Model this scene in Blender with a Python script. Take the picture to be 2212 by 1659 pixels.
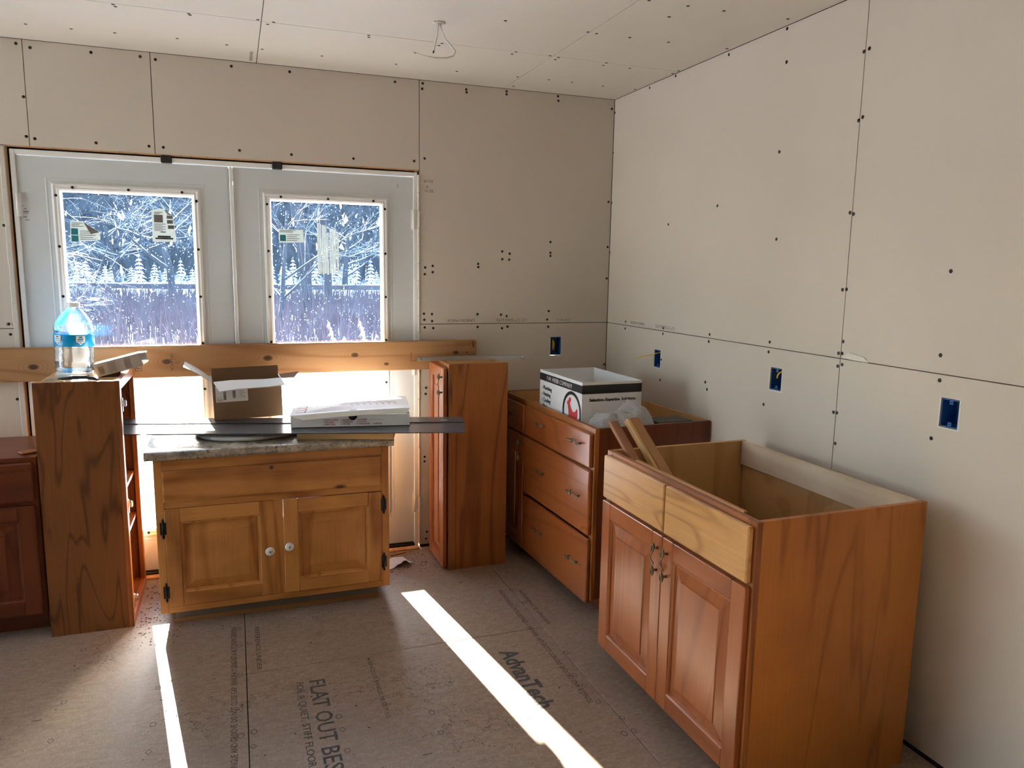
import bpy, bmesh, math, random
from mathutils import Vector, Matrix
import numpy as np
R_ = random.Random(7)
for o in list(bpy.data.objects): bpy.data.objects.remove(o)
scene = bpy.context.scene
COL = scene.collection

# ------------------------------------------------------------------ camera
cam_d = bpy.data.cameras.new('camera'); cam = bpy.data.objects.new('camera', cam_d); COL.objects.link(cam)
cam_d.sensor_fit = 'HORIZONTAL'; cam_d.sensor_width = 36.0; cam_d.lens = 1632.2 / 2212 * 36.0
cam_d.clip_start = 0.05; cam_d.clip_end = 600
_r = Matrix(((0.939195, -0.343021, 0.015799), (0.03715, 0.147242, 0.988403), (-0.34137, -0.927716, 0.151032))).transposed()
cam.matrix_world = Matrix.Translation((-2.0042, -3.8834, 1.5151)) @ _r.to_4x4()
scene.camera = cam

# ------------------------------------------------------------------ world, sun, exposure
SUN_EL = math.radians(22.6); SUN_AZ = math.radians(8.3)      # low winter sun beyond the glazed doors
world = bpy.data.worlds.new('world'); scene.world = world; world.use_nodes = True
wn = world.node_tree; wn.nodes.clear()
sky = wn.nodes.new('ShaderNodeTexSky'); sky.sky_type = 'NISHITA'; sky.sun_disc = False
sky.sun_elevation = SUN_EL; sky.sun_rotation = -SUN_AZ; sky.air_density = 1.0; sky.dust_density = 1.0; sky.altitude = 300
bg = wn.nodes.new('ShaderNodeBackground'); bg.inputs['Strength'].default_value = 0.30
wo = wn.nodes.new('ShaderNodeOutputWorld')
wn.links.new(sky.outputs[0], bg.inputs[0]); wn.links.new(bg.outputs[0], wo.inputs[0])
sd = bpy.data.lights.new('sun', 'SUN'); sd.energy = 16.0; sd.angle = math.radians(0.6); sd.color = (1.0, 0.90, 0.76)
sun = bpy.data.objects.new('sun', sd); COL.objects.link(sun)
_d = Vector((math.sin(SUN_AZ) * math.cos(SUN_EL), -math.cos(SUN_AZ) * math.cos(SUN_EL), -math.sin(SUN_EL)))
sun.rotation_euler = _d.to_track_quat('-Z', 'Y').to_euler(); sun.location = (-4, 20, 12)
vs = scene.view_settings
scene.display_settings.display_device = 'sRGB'
vs.view_transform = 'Standard'; vs.look = 'None'; vs.exposure = 2.78; vs.gamma = 1.0; vs.use_curve_mapping = False
scene.cycles.blur_glossy = 0.1; scene.cycles.caustics_reflective = True

# ------------------------------------------------------------------ material helpers
class NT:
    def __init__(s, name):
        s.m = bpy.data.materials.new(name); s.m.use_nodes = True; s.t = s.m.node_tree; s.t.nodes.clear()
        s.out = s.n('ShaderNodeOutputMaterial')
    def n(s, typ, **kw):
        nd = s.t.nodes.new(typ)
        for k, v in kw.items():
            if hasattr(nd, k): setattr(nd, k, v)
        return nd
    def l(s, a, b): s.t.links.new(a, b)
    def coord(s, scale=(1, 1, 1), rnd=True, kind='Object'):
        tc = s.n('ShaderNodeTexCoord'); mp = s.n('ShaderNodeMapping'); mp.inputs['Scale'].default_value = scale
        src = tc.outputs[kind]
        if rnd:
            oi = s.n('ShaderNodeObjectInfo'); mu = s.n('ShaderNodeMath', operation='MULTIPLY'); mu.inputs[1].default_value = 9.7
            s.l(oi.outputs['Random'], mu.inputs[0]); va = s.n('ShaderNodeVectorMath', operation='ADD')
            s.l(src, va.inputs[0]); s.l(mu.outputs[0], va.inputs[1]); src = va.outputs[0]
        s.l(src, mp.inputs[0]); return mp.outputs[0]
    def noise(s, vec, scale, detail=3, rough=.5, dist=0):
        n = s.n('ShaderNodeTexNoise'); n.inputs['Scale'].default_value = scale; n.inputs['Detail'].default_value = detail
        n.inputs['Roughness'].default_value = rough; n.inputs['Distortion'].default_value = dist
        s.l(vec, n.inputs['Vector']); return n.outputs['Fac']
    def math(s, op, a, b=None, c=None):
        n = s.n('ShaderNodeMath', operation=op)
        for i, v in enumerate((a, b, c)):
            if v is None: continue
            if isinstance(v, (int, float)): n.inputs[i].default_value = v
            else: s.l(v, n.inputs[i])
        return n.outputs[0]
    def ramp(s, fac, lo, hi, a=0.0, b=1.0):
        n = s.n('ShaderNodeMapRange'); n.inputs[1].default_value = lo; n.inputs[2].default_value = hi
        n.inputs[3].default_value = a; n.inputs[4].default_value = b; n.clamp = True
        s.l(fac, n.inputs[0]); return n.outputs[0]
    def mix(s, fac, a, b):
        n = s.n('ShaderNodeMixRGB')
        for i, v in ((0, fac), (1, a), (2, b)):
            if isinstance(v, (int, float)): n.inputs[i].default_value = v
            elif isinstance(v, tuple): n.inputs[i].default_value = (*v[:3], 1)
            else: s.l(v, n.inputs[i])
        return n.outputs[0]
    def bsdf(s, col, rough=.5, metal=0, spec=.5, bump=None, bstr=.2, bdist=.002, **kw):
        p = s.n('ShaderNodeBsdfPrincipled')
        if isinstance(col, tuple): p.inputs['Base Color'].default_value = (*col[:3], 1)
        else: s.l(col, p.inputs['Base Color'])
        if isinstance(rough, (int, float)): p.inputs['Roughness'].default_value = rough
        else: s.l(rough, p.inputs['Roughness'])
        p.inputs['Metallic'].default_value = metal; p.inputs['Specular IOR Level'].default_value = spec
        for k, v in kw.items(): p.inputs[k.replace('_', ' ')].default_value = v
        if bump is not None:
            b = s.n('ShaderNodeBump'); b.inputs['Strength'].default_value = bstr; b.inputs['Distance'].default_value = bdist
            s.l(bump, b.inputs['Height']); s.l(b.outputs[0], p.inputs['Normal'])
        return p.outputs[0]
    def done(s, sh): s.l(sh, s.out.inputs[0]); return s.m

def plain(name, c, var=.12, scale=12, rough=.5, metal=0, spec=.5, bstr=.1, **kw):
    t = NT(name); v = t.coord(); f = t.noise(v, scale, 4)
    c2 = tuple(max(0, x * (1 - var)) for x in c); c1 = tuple(min(1, x * (1 + var)) for x in c)
    return t.done(t.bsdf(t.mix(f, c2, c1), rough, metal, spec, bump=t.noise(v, scale * 6, 3), bstr=bstr, **kw))

def add_knots(m, pts):
    nt = m.node_tree; p = [n for n in nt.nodes if n.type == 'BSDF_PRINCIPLED'][0]; src = p.inputs['Base Color'].links[0].from_socket
    tc = nt.nodes.new('ShaderNodeTexCoord'); best = None
    for x, z, r in pts:
        a = nt.nodes.new('ShaderNodeVectorMath'); a.operation = 'SUBTRACT'; nt.links.new(tc.outputs['Object'], a.inputs[0]); a.inputs[1].default_value = (x, 0, z)
        b = nt.nodes.new('ShaderNodeVectorMath'); b.operation = 'MULTIPLY'; nt.links.new(a.outputs[0], b.inputs[0]); b.inputs[1].default_value = (.62 / r, 0, 1 / r)
        c = nt.nodes.new('ShaderNodeVectorMath'); c.operation = 'LENGTH'; nt.links.new(b.outputs[0], c.inputs[0]); d = c.outputs['Value']
        if best is None: best = d
        else:
            e = nt.nodes.new('ShaderNodeMath'); e.operation = 'MINIMUM'; nt.links.new(best, e.inputs[0]); nt.links.new(d, e.inputs[1]); best = e.outputs[0]
    s = nt.nodes.new('ShaderNodeMath'); s.operation = 'SINE'; q = nt.nodes.new('ShaderNodeMath'); q.operation = 'MULTIPLY'; q.inputs[1].default_value = 7.0
    nt.links.new(best, q.inputs[0]); nt.links.new(q.outputs[0], s.inputs[0])
    def rng(i, lo, hi, u, v):
        k = nt.nodes.new('ShaderNodeMapRange'); k.inputs[1].default_value = lo; k.inputs[2].default_value = hi; k.inputs[3].default_value = u; k.inputs[4].default_value = v; nt.links.new(i, k.inputs[0]); return k.outputs[0]
    core = rng(best, .75, 1.15, .9, 0); halo = nt.nodes.new('ShaderNodeMath'); halo.operation = 'MULTIPLY'
    nt.links.new(rng(s.outputs[0], .2, 1, 0, .45), halo.inputs[0]); nt.links.new(rng(best, 1.0, 4.5, 1, 0), halo.inputs[1])
    for f, col in ((halo.outputs[0], (.20, .075, .022, 1)), (core, (.050, .018, .007, 1))):
        mx = nt.nodes.new('ShaderNodeMixRGB'); nt.links.new(f, mx.inputs[0]); nt.links.new(src, mx.inputs[1]); mx.inputs[2].default_value = col; src = mx.outputs[0]
    nt.links.new(src, p.inputs['Base Color'])

def wood(name, dark, light, axis='Z', rough=.36, rings=9, blotch=.25, ring=.36, A=4.2, L=.42, pw=5.0, spec=.45, knots=False, coat=0.0):
    t = NT(name)
    sc = {'X': (L, A, A), 'Y': (A, L, A), 'Z': (A, A, L)}[axis]
    v = t.coord(sc)
    n1 = t.noise(v, .9, 2, .5, .55)
    sw = t.math('SINE', t.math('MULTIPLY', n1, rings * 6.283))
    g = t.math('MULTIPLY_ADD', sw, .5, .5)
    g = t.math('POWER', g, pw)
    fs = {'X': (5, 150, 150), 'Y': (150, 5, 150), 'Z': (150, 150, 5)}[axis]
    fine = t.noise(t.coord(fs), 1.0, 3, .6)
    v3 = t.coord((1, 1, 1)); bl = t.noise(v3, 3.3, 3, .6)
    fac = t.math('ADD', t.math('MULTIPLY', g, ring), t.math('MULTIPLY', fine, .34))
    fac = t.math('ADD', fac, t.math('MULTIPLY', t.math('SUBTRACT', bl, .5), blotch * 2.2))
    col = t.mix(t.ramp(fac, .05, .75), light, dark)
    if knots:
        vo = t.n('ShaderNodeTexVoronoi'); vo.inputs['Scale'].default_value = 3.1
        ks = {'X': (.7, 1.6, 1.6), 'Y': (1.6, .7, 1.6), 'Z': (1.6, 1.6, .7)}[axis]
        t.l(t.coord(ks), vo.inputs['Vector'])
        k = t.ramp(vo.outputs['Distance'], .045, .085, 1, 0)
        col = t.mix(k, col, tuple(x * .22 for x in dark))
    r = t.ramp(t.noise(v3, 2, 1), .2, .8, rough - .03, rough + .05)
    return t.done(t.bsdf(col, r, 0, spec, bump=fine, bstr=.06, bdist=.001, Coat_Weight=coat, Coat_Roughness=.25))

M = {}
CH_D, CH_L = (.150, .040, .010), (.400, .140, .035)
M['cherry_z'] = wood('cherry_grain_z', CH_D, CH_L, 'Z')
M['cherry_x'] = wood('cherry_grain_x', CH_D, CH_L, 'X')
M['cherry_y'] = wood('cherry_grain_y', CH_D, CH_L, 'Y')
M['cherry_door_z'] = wood('cherry_door_grain_z', (.150, .034, .009), (.365, .105, .026), 'Z', rough=.30, blotch=.2, coat=.3, ring=.25)
M['cherry_door_x'] = wood('cherry_door_grain_x', (.150, .034, .009), (.345, .098, .024), 'X', rough=.30, blotch=.2, coat=.3, ring=.25)
M['side_z'] = wood('maple_side_grain_z', (.235, .066, .010), (.500, .185, .034), 'Z', rough=.42, blotch=.38, rings=7, ring=.30, A=6, L=.6, pw=9)
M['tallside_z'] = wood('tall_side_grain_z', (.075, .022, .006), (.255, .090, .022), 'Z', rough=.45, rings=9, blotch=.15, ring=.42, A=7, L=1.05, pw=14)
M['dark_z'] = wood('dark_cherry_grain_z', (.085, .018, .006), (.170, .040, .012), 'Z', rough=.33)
M['dark_x'] = wood('dark_cherry_grain_x', (.085, .018, .006), (.170, .040, .012), 'X', rough=.33)
M['front_x'] = wood('maple_front_grain_x', (.260, .100, .026), (.600, .320, .115), 'X', rough=.33, rings=7, ring=.30, A=8, L=1.3, pw=8)
M['inside'] = wood('birch_inside', (.420, .205, .068), (.600, .345, .135), 'Z', rough=.55, rings=4, blotch=.3)
M['inside_y'] = wood('birch_inside_y', (.440, .220, .075), (.600, .350, .145), 'Y', rough=.55, rings=4, blotch=.3)
M['rawply'] = wood('raw_plywood', (.520, .370, .235), (.700, .540, .380), 'X', rough=.7, rings=5, blotch=.6)
M['pine_x'] = wood('pine_grain_x', (.280, .088, .017), (.610, .275, .072), 'X', rough=.40, rings=6, blotch=.5, knots=True)
M['pine_z'] = wood('pine_grain_z', (.280, .088, .017), (.610, .275, .072), 'Z', rough=.40, rings=6, blotch=.5, knots=True)
M['pine_side'] = wood('pine_side_lacquered', (.280, .088, .017), (.610, .275, .072), 'Z', rough=.24, rings=6, blotch=.3, coat=1.0, ring=.25, spec=.6)
M['lumber'] = wood('spruce_lumber', (.260, .105, .034), (.440, .235, .100), 'X', rough=.65, rings=11, blotch=.15, knots=True)
M['toe'] = plain('grey_brown_toe_board', (.20, .165, .13), rough=.7)
M['stud'] = wood('raw_stud_wood', (.520, .230, .080), (.680, .400, .200), 'Z', rough=.75)
add_knots(M['lumber'], [(.46, .085, .011), (.04, .080, .013), (-.41, .075, .012), (-.95, .065, .012), (.62, .035, .008), (.99, .085, .009), (-1.3, .1, .01), (-.66, .03, .007)])
M['stick'] = wood('stick_wood', (.300, .130, .042), (.480, .240, .090), 'X', rough=.55, rings=4)
M['stick_red'] = wood('stick_wood_red', (.240, .090, .040), (.400, .180, .090), 'X', rough=.5, rings=4)
M['block'] = wood('block_pine', (.520, .290, .100), (.680, .420, .170), 'X', rough=.6, rings=4)

def drywall(name, c):
    t = NT(name); v = t.coord(rnd=False)
    a = t.noise(v, 1.3, 3); b = t.noise(v, 260, 2); d = t.noise(v, 9, 4, .65)
    col = t.mix(t.ramp(a, .3, .7), tuple(x * .96 for x in c), tuple(min(1, x * 1.03) for x in c))
    col = t.mix(t.ramp(d, .70, .82, 0, .22), col, tuple(x * .62 for x in c))
    return t.done(t.bsdf(col, .82, 0, .25, bump=b, bstr=.05, bdist=.0006))
M['drywall'] = drywall('drywall_paper', (.620, .550, .470))
M['drywall_c'] = drywall('ceiling_drywall_paper', (.700, .660, .590))
M['kraft'] = plain('kraft_insulation_facing', (.10, .068, .045), var=.15, scale=4, rough=.9)  # unseen walls made dark to cut bounce light on the back wall
M['void'] = plain('dark_cavity', (.02, .017, .015), rough=.9)
M['gyp'] = plain('gypsum_edge', (.72, .68, .60), rough=.9)
M['screw'] = plain('black_screw', (.012, .011, .011), rough=.5, metal=.3)
M['white_paint'] = plain('white_door_skin', (.63, .66, .67), var=.03, scale=3, rough=.38)
M['white_trim'] = plain('white_vinyl', (.80, .80, .78), var=.03, scale=8, rough=.35)
M['black'] = plain('black_rubber', (.012, .012, .013), rough=.6)
M['blackmetal'] = plain('black_iron', (.015, .014, .014), rough=.4, metal=.4)
M['steel'] = plain('galvanised_steel', (.55, .57, .58), rough=.32, metal=.9, scale=30)
M['hinge'] = plain('nickel_hinge', (.68, .68, .66), rough=.25, metal=1)
M['bronze'] = plain('aged_bronze', (.25, .22, .16), var=.4, scale=60, rough=.38, metal=.85)
M['ceramic'] = plain('white_ceramic', (.80, .79, .76), var=.03, rough=.15)
M['bluebox'] = plain('blue_plastic', (.010, .085, .30), rough=.45)
M['yellow'] = plain('yellow_cable_jacket', (.80, .48, .03), rough=.45)
M['cable'] = plain('white_cable_jacket', (.74, .72, .68), rough=.4)
M['copper'] = plain('copper_wire', (.6, .3, .15), rough=.35, metal=1)
M['card'] = plain('brown_cardboard', (.235, .135, .070), var=.08, scale=5, rough=.8)
M['card_pale'] = plain('pale_cardboard', (.62, .58, .52), var=.08, scale=8, rough=.8)
M['white_card'] = plain('white_card', (.80, .80, .80), var=.03, scale=6, rough=.6)
M['grey_card'] = plain('grey_carton', (.40, .37, .34), var=.08, scale=9, rough=.55)
M['ink'] = plain('black_ink', (.010, .010, .012), rough=.55)
M['greyink'] = plain('grey_ink', (.16, .15, .14), rough=.7)
M['floorink'] = plain('floor_stamp_ink', (.075, .072, .072), var=.5, scale=40, rough=.85)
M['brownink'] = plain('brown_stamp_ink', (.09, .06, .045), var=.4, scale=40, rough=.85)
M['red'] = plain('red_ink', (.62, .045, .055), rough=.55)
M['darkred'] = plain('pizza_red_ink', (.32, .05, .055), rough=.6)
M['plank'] = plain('charcoal_vinyl', (.060, .068, .078), var=.15, scale=10, rough=.28)
M['sinkwhite'] = plain('grey_enamel', (.52, .52, .51), var=.04, rough=.12)
M['paper'] = plain('paper', (.78, .77, .73), var=.04, rough=.7)
M['teal'] = plain('teal_print', (.03, .26, .30), rough=.5)
M['labelblue'] = plain('blue_label_film', (.000, .30, .66), var=.15, scale=20, rough=.3)
M['brass'] = plain('brass', (.72, .48, .16), rough=.3, metal=1)
M['darkglass'] = plain('dark_tray', (.035, .050, .055), rough=.15)
M['foam'] = plain('white_foam', (.70, .66, .58), var=.1, scale=60, rough=.9, bstr=.5)
M['tape'] = plain('foil_wrapper', (.75, .72, .74), var=.3, scale=80, rough=.25, metal=.8)

def granite():
    t = NT('granite_laminate'); v = t.coord(rnd=False)
    a = t.noise(v, 16, 5, .65); b = t.noise(v, 75, 4, .7); c = t.noise(v, 150, 3, .7)
    col = t.mix(t.ramp(a, .35, .62), (.42, .36, .27), (.17, .15, .13))
    col = t.mix(t.ramp(b, .55, .64), col, (.035, .03, .028))
    col = t.mix(t.ramp(c, .60, .68), col, (.60, .53, .42))
    return t.done(t.bsdf(col, .20, 0, .5))
M['granite'] = granite()

def floor_mat():
    t = NT('subfloor_strand_board'); v = t.coord(rnd=False)
    st = t.coord((1, 1, 1), rnd=False)
    w = t.noise(st, 3, 2)
    vo = t.n('ShaderNodeTexVoronoi'); vo.inputs['Scale'].default_value = 85
    mp = t.coord((.55, 1.25, 1), rnd=False); t.l(mp, vo.inputs['Vector'])
    flake = vo.outputs['Color']
    sep = t.n('ShaderNodeSeparateColor'); t.l(flake, sep.inputs[0])
    col = t.mix(t.ramp(sep.outputs[0], 0, 1), (.300, .212, .152), (.420, .318, .240))
    fib = t.noise(t.coord((1, .25, 1), rnd=False), 190, 3, .7)
    col = t.mix(t.ramp(fib, .38, .62, 0, .55), col, (.215, .150, .108))
    big = t.noise(v, 1.6, 4, .6)
    col = t.mix(t.ramp(big, .35, .7, 0, .5), col, (.265, .205, .170))
    # wandering water-stain outlines
    s1 = t.noise(v, 7, 5, .68, .4); ln = t.math('ABSOLUTE', t.math('SUBTRACT', s1, .5))
    msk = t.math('MULTIPLY', t.ramp(ln, .003, .011, 1, 0), t.ramp(t.noise(v, 1.9, 2), .54, .64))
    col = t.mix(t.math('MULTIPLY', msk, .75), col, (.075, .045, .03))
    dk = t.ramp(t.noise(v, 55, 2), .735, .76)
    col = t.mix(t.math('MULTIPLY', dk, .8), col, (.03, .022, .018))
    return t.done(t.bsdf(col, .50, 0, .42, bump=t.math('ADD', sep.outputs[0], fib), bstr=.22, bdist=.0012))
M['floor'] = floor_mat()

def glass_mat():
    t = NT('dusty_door_glass'); v = t.coord(rnd=False)
    vo = t.n('ShaderNodeTexVoronoi'); vo.inputs['Scale'].default_value = 92; vo.inputs['Randomness'].default_value = 1
    vp = t.n('ShaderNodeVectorMath', operation='MULTIPLY'); vp.inputs[1].default_value = (1, 0, 1)
    t.l(v, vp.inputs[0]); t.l(vp.outputs[0], vo.inputs['Vector'])
    sep = t.n('ShaderNodeSeparateColor'); t.l(vo.outputs['Color'], sep.inputs[0])
    rad = t.math('MULTIPLY', t.math('POWER', sep.outputs[0], 1.6), .27)
    dots = t.math('LESS_THAN', vo.outputs['Distance'], rad)
    dens = t.ramp(t.noise(vp.outputs[0], 4.5, 4, .6), .34, .60)
    m = t.math('MULTIPLY', dots, dens)
    m = t.math('ADD', t.math('MULTIPLY', m, .13), t.ramp(t.noise(vp.outputs[0], 11, 5, .7), .30, .8, .002, .008))
    tr = t.n('ShaderNodeBsdfTransparent'); tr.inputs[0].default_value = (.93, .96, .98, 1)
    gl = t.n('ShaderNodeBsdfGlossy'); gl.inputs['Roughness'].default_value = .02
    lw = t.n('ShaderNodeFresnel'); lw.inputs[0].default_value = 1.45
    mx = t.n('ShaderNodeMixShader'); t.l(t.math('MULTIPLY', lw.outputs[0], .8), mx.inputs[0]); t.l(tr.outputs[0], mx.inputs[1]); t.l(gl.outputs[0], mx.inputs[2])
    tl = t.n('ShaderNodeBsdfTranslucent'); tl.inputs[0].default_value = (.33, .56, .98, 1)  # bluish haze of the outdoor light is put into the film colour
    m2 = t.n('ShaderNodeMixShader'); t.l(m, m2.inputs[0]); t.l(mx.outputs[0], m2.inputs[1]); t.l(tl.outputs[0], m2.inputs[2])
    return t.done(m2.outputs[0])
M['glass'] = glass_mat()

def clear_mat(name, tint, gloss=.35, haze=.06, hazecol=(.85, .9, .95)):
    t = NT(name); v = t.coord(rnd=False)
    tr = t.n('ShaderNodeBsdfTransparent'); tr.inputs[0].default_value = (*tint, 1)
    gl = t.n('ShaderNodeBsdfGlossy'); gl.inputs['Roughness'].default_value = .06
    lw = t.n('ShaderNodeLayerWeight'); lw.inputs[0].default_value = gloss
    b = t.n('ShaderNodeBump'); b.inputs['Strength'].default_value = .8; b.inputs['Distance'].default_value = .004
    t.l(t.noise(v, 28, 3), b.inputs['Height']); t.l(b.outputs[0], gl.inputs['Normal']); t.l(b.outputs[0], lw.inputs['Normal'])
    mx = t.n('ShaderNodeMixShader'); t.l(lw.outputs['Fresnel'], mx.inputs[0]); t.l(tr.outputs[0], mx.inputs[1]); t.l(gl.outputs[0], mx.inputs[2])
    df = t.n('ShaderNodeBsdfTranslucent'); df.inputs[0].default_value = (*hazecol, 1)
    m2 = t.n('ShaderNodeMixShader'); t.l(t.ramp(t.noise(v, 18, 4), .3, .8, haze * .3, haze * 2), m2.inputs[0])
    t.l(mx.outputs[0], m2.inputs[1]); t.l(df.outputs[0], m2.inputs[2])
    return t.done(m2.outputs[0])
M['bottle'] = clear_mat('clear_bottle_plastic', (.93, .96, .99), .34, .018)

def bubble_mat():
    t = NT('bubble_wrap_film'); v = t.coord(rnd=False)
    vo = t.n('ShaderNodeTexVoronoi'); vo.inputs['Scale'].default_value = 150; t.l(v, vo.inputs['Vector'])
    p = t.bsdf((.66, .67, .69), .22, 0, .5, bump=t.ramp(vo.outputs['Distance'], .1, .6, 1, 0), bstr=.9, bdist=.004)
    tr = t.n('ShaderNodeBsdfTransparent'); mx = t.n('ShaderNodeMixShader')
    t.l(t.ramp(vo.outputs['Distance'], .25, .5, .70, .50), mx.inputs[0]); t.l(tr.outputs[0], mx.inputs[1]); t.l(p, mx.inputs[2])
    return t.done(mx.outputs[0])
M['bubble'] = bubble_mat()

def snowy(name, c, lo=.15, hi=.55, snow=(.80, .84, .90)):
    t = NT(name); v = t.coord(rnd=True)
    g = t.n('ShaderNodeNewGeometry'); sp = t.n('ShaderNodeSeparateXYZ'); t.l(g.outputs['Normal'], sp.inputs[0])
    f = t.ramp(t.math('ADD', sp.outputs[2], t.math('MULTIPLY', t.math('SUBTRACT', t.noise(v, 3, 4), .5), .9)), lo, hi)
    base = t.mix(t.noise(v, 6, 3), tuple(x * .6 for x in c), tuple(x * 1.3 for x in c))
    return t.done(t.bsdf(t.mix(f, base, snow), .85, 0, .2))
M['snow'] = plain('snow_cover', (.74, .77, .82), var=.05, scale=3, rough=.9, bstr=.5)
M['conifer'] = snowy('snowy_conifer', (.008, .014, .022), .55, 1.2, (.18, .24, .34))
M['snowfir'] = snowy('snow_laden_fir', (.06, .08, .09), -.1, .35)
M['bark'] = snowy('snowy_bark', (.020, .020, .026), .35, .75)
M['trunk'] = snowy('dark_trunk', (.022, .018, .024), .7, 1.2)
M['brush'] = plain('dry_brush', (.060, .034, .042), var=.4, scale=5, rough=.9)
M['reed'] = plain('dry_reed', (.30, .24, .17), var=.2, scale=20, rough=.9)
M['hill'] = snowy('wooded_hillside', (.012, .018, .026), .9, 1.5, (.2, .26, .36))

# ------------------------------------------------------------------ mesh helpers
class B:
    def __init__(s): s.v = []; s.f = []; s.sm = set()
    def add(s, vs, fs, smooth=False):
        o = len(s.v); s.v += [tuple(p) for p in vs]
        for f in fs:
            if smooth: s.sm.add(len(s.f))
            s.f.append(tuple(o + i for i in f))
        return s
    def box(s, x0, x1, y0, y1, z0, z1, bev=0.0, T=None):
        if x0 > x1: x0, x1 = x1, x0
        if y0 > y1: y0, y1 = y1, y0
        if z0 > z1: z0, z1 = z1, z0
        if bev <= 0:
            vs = [(x, y, z) for x in (x0, x1) for y in (y0, y1) for z in (z0, z1)]
            fs = [(0, 1, 3, 2), (4, 6, 7, 5), (0, 4, 5, 1), (2, 3, 7, 6), (0, 2, 6, 4), (1, 5, 7, 3)]
        else:
            bev = min(bev, (x1 - x0) * .45, (y1 - y0) * .45, (z1 - z0) * .45)
            bm = bmesh.new(); bmesh.ops.create_cube(bm, size=1)
            for q in bm.verts: q.co = Vector(((x0 + x1) / 2 + q.co.x * (x1 - x0), (y0 + y1) / 2 + q.co.y * (y1 - y0), (z0 + z1) / 2 + q.co.z * (z1 - z0)))
            bmesh.ops.bevel(bm, geom=list(bm.edges), offset=bev, segments=1, affect='EDGES')
            bm.verts.index_update(); vs = [q.co[:] for q in bm.verts]; fs = [[q.index for q in f.verts] for f in bm.faces]; bm.free()
        if T is not None: vs = [tuple(T @ Vector(p)) for p in vs]
        return s.add(vs, fs)
    def slab(s, U, V, holes, w0, w1, fn):
        """plate spanning U x V between depths w0 (front) and w1 with rectangular holes, mapped by fn(u,v,w)"""
        us = sorted({U[0], U[1], *[h[i] for h in holes for i in (0, 1)]}); vs_ = sorted({V[0], V[1], *[h[i] for h in holes for i in (2, 3)]})
        us = [u for u in us if U[0] - 1e-6 <= u <= U[1] + 1e-6]; vs_ = [v for v in vs_ if V[0] - 1e-6 <= v <= V[1] + 1e-6]
        nu, nv = len(us), len(vs_)
        def solid(i, j):
            if not (0 <= i < nu - 1 and 0 <= j < nv - 1): return False
            cu, cv = (us[i] + us[i + 1]) / 2, (vs_[j] + vs_[j + 1]) / 2
            return not any(h[0] < cu < h[1] and h[2] < cv < h[3] for h in holes)
        P = [fn(u, v, w) for w in (w0, w1) for u in us for v in vs_]
        ix = lambda i, j, k: k * nu * nv + i * nv + j
        F = []
        for i in range(nu - 1):
            for j in range(nv - 1):
                if not solid(i, j): continue
                F.append((ix(i, j, 0), ix(i + 1, j, 0), ix(i + 1, j + 1, 0), ix(i, j + 1, 0)))
                F.append((ix(i, j, 1), ix(i, j + 1, 1), ix(i + 1, j + 1, 1), ix(i + 1, j, 1)))
                if not solid(i - 1, j): F.append((ix(i, j, 0), ix(i, j + 1, 0), ix(i, j + 1, 1), ix(i, j, 1)))
                if not solid(i + 1, j): F.append((ix(i + 1, j, 0), ix(i + 1, j, 1), ix(i + 1, j + 1, 1), ix(i + 1, j + 1, 0)))
                if not solid(i, j - 1): F.append((ix(i, j, 0), ix(i, j, 1), ix(i + 1, j, 1), ix(i + 1, j, 0)))
                if not solid(i, j + 1): F.append((ix(i, j + 1, 0), ix(i + 1, j + 1, 0), ix(i + 1, j + 1, 1), ix(i, j + 1, 1)))
        return s.add(P, F)
    def loft(s, x0, x1, z0, z1, prof, cap=True, fn=None):
        """nested rectangles in the xz plane: prof = [(inset, y), ...]"""
        P = []; F = []
        for ins, y in prof:
            P += [(x0 + ins, y, z0 + ins), (x1 - ins, y, z0 + ins), (x1 - ins, y, z1 - ins), (x0 + ins, y, z1 - ins)]
        for k in range(len(prof) - 1):
            for i in range(4):
                j = (i + 1) % 4; F.append((4 * k + i, 4 * k + j, 4 * k + 4 + j, 4 * k + 4 + i))
        if cap: n = 4 * (len(prof) - 1); F.append((n, n + 1, n + 2, n + 3))
        if fn: P = [fn(p) for p in P]
        return s.add(P, F)
    def tube(s, pts, rad, seg=8, flat=1.0, caps=True):
        pts = [Vector(p) for p in pts]; n = len(pts)
        if not hasattr(rad, '__len__'): rad = [rad] * n
        P = []; F = []; prev = None
        for i in range(n):
            d = (pts[min(i + 1, n - 1)] - pts[max(i - 1, 0)])
            d = d.normalized() if d.length > 1e-9 else Vector((0, 0, 1))
            if prev is None:
                a = Vector((0, 0, 1)) if abs(d.z) < .9 else Vector((1, 0, 0)); u = d.cross(a).normalized()
            else:
                u = (prev - d * prev.dot(d)); u = u.normalized() if u.length > 1e-6 else d.orthogonal().normalized()
            prev = u; w = d.cross(u)
            for k in range(seg):
                t = 2 * math.pi * k / seg; P.append(pts[i] + (u * math.cos(t) + w * math.sin(t) * flat) * rad[i])
        for i in range(n - 1):
            for k in range(seg):
                j = (k + 1) % seg; F.append((i * seg + k, i * seg + j, (i + 1) * seg + j, (i + 1) * seg + k))
        if caps: F.append(tuple(range(seg))[::-1]); F.append(tuple((n - 1) * seg + k for k in range(seg)))
        return s.add(P, F, smooth=True)
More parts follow.
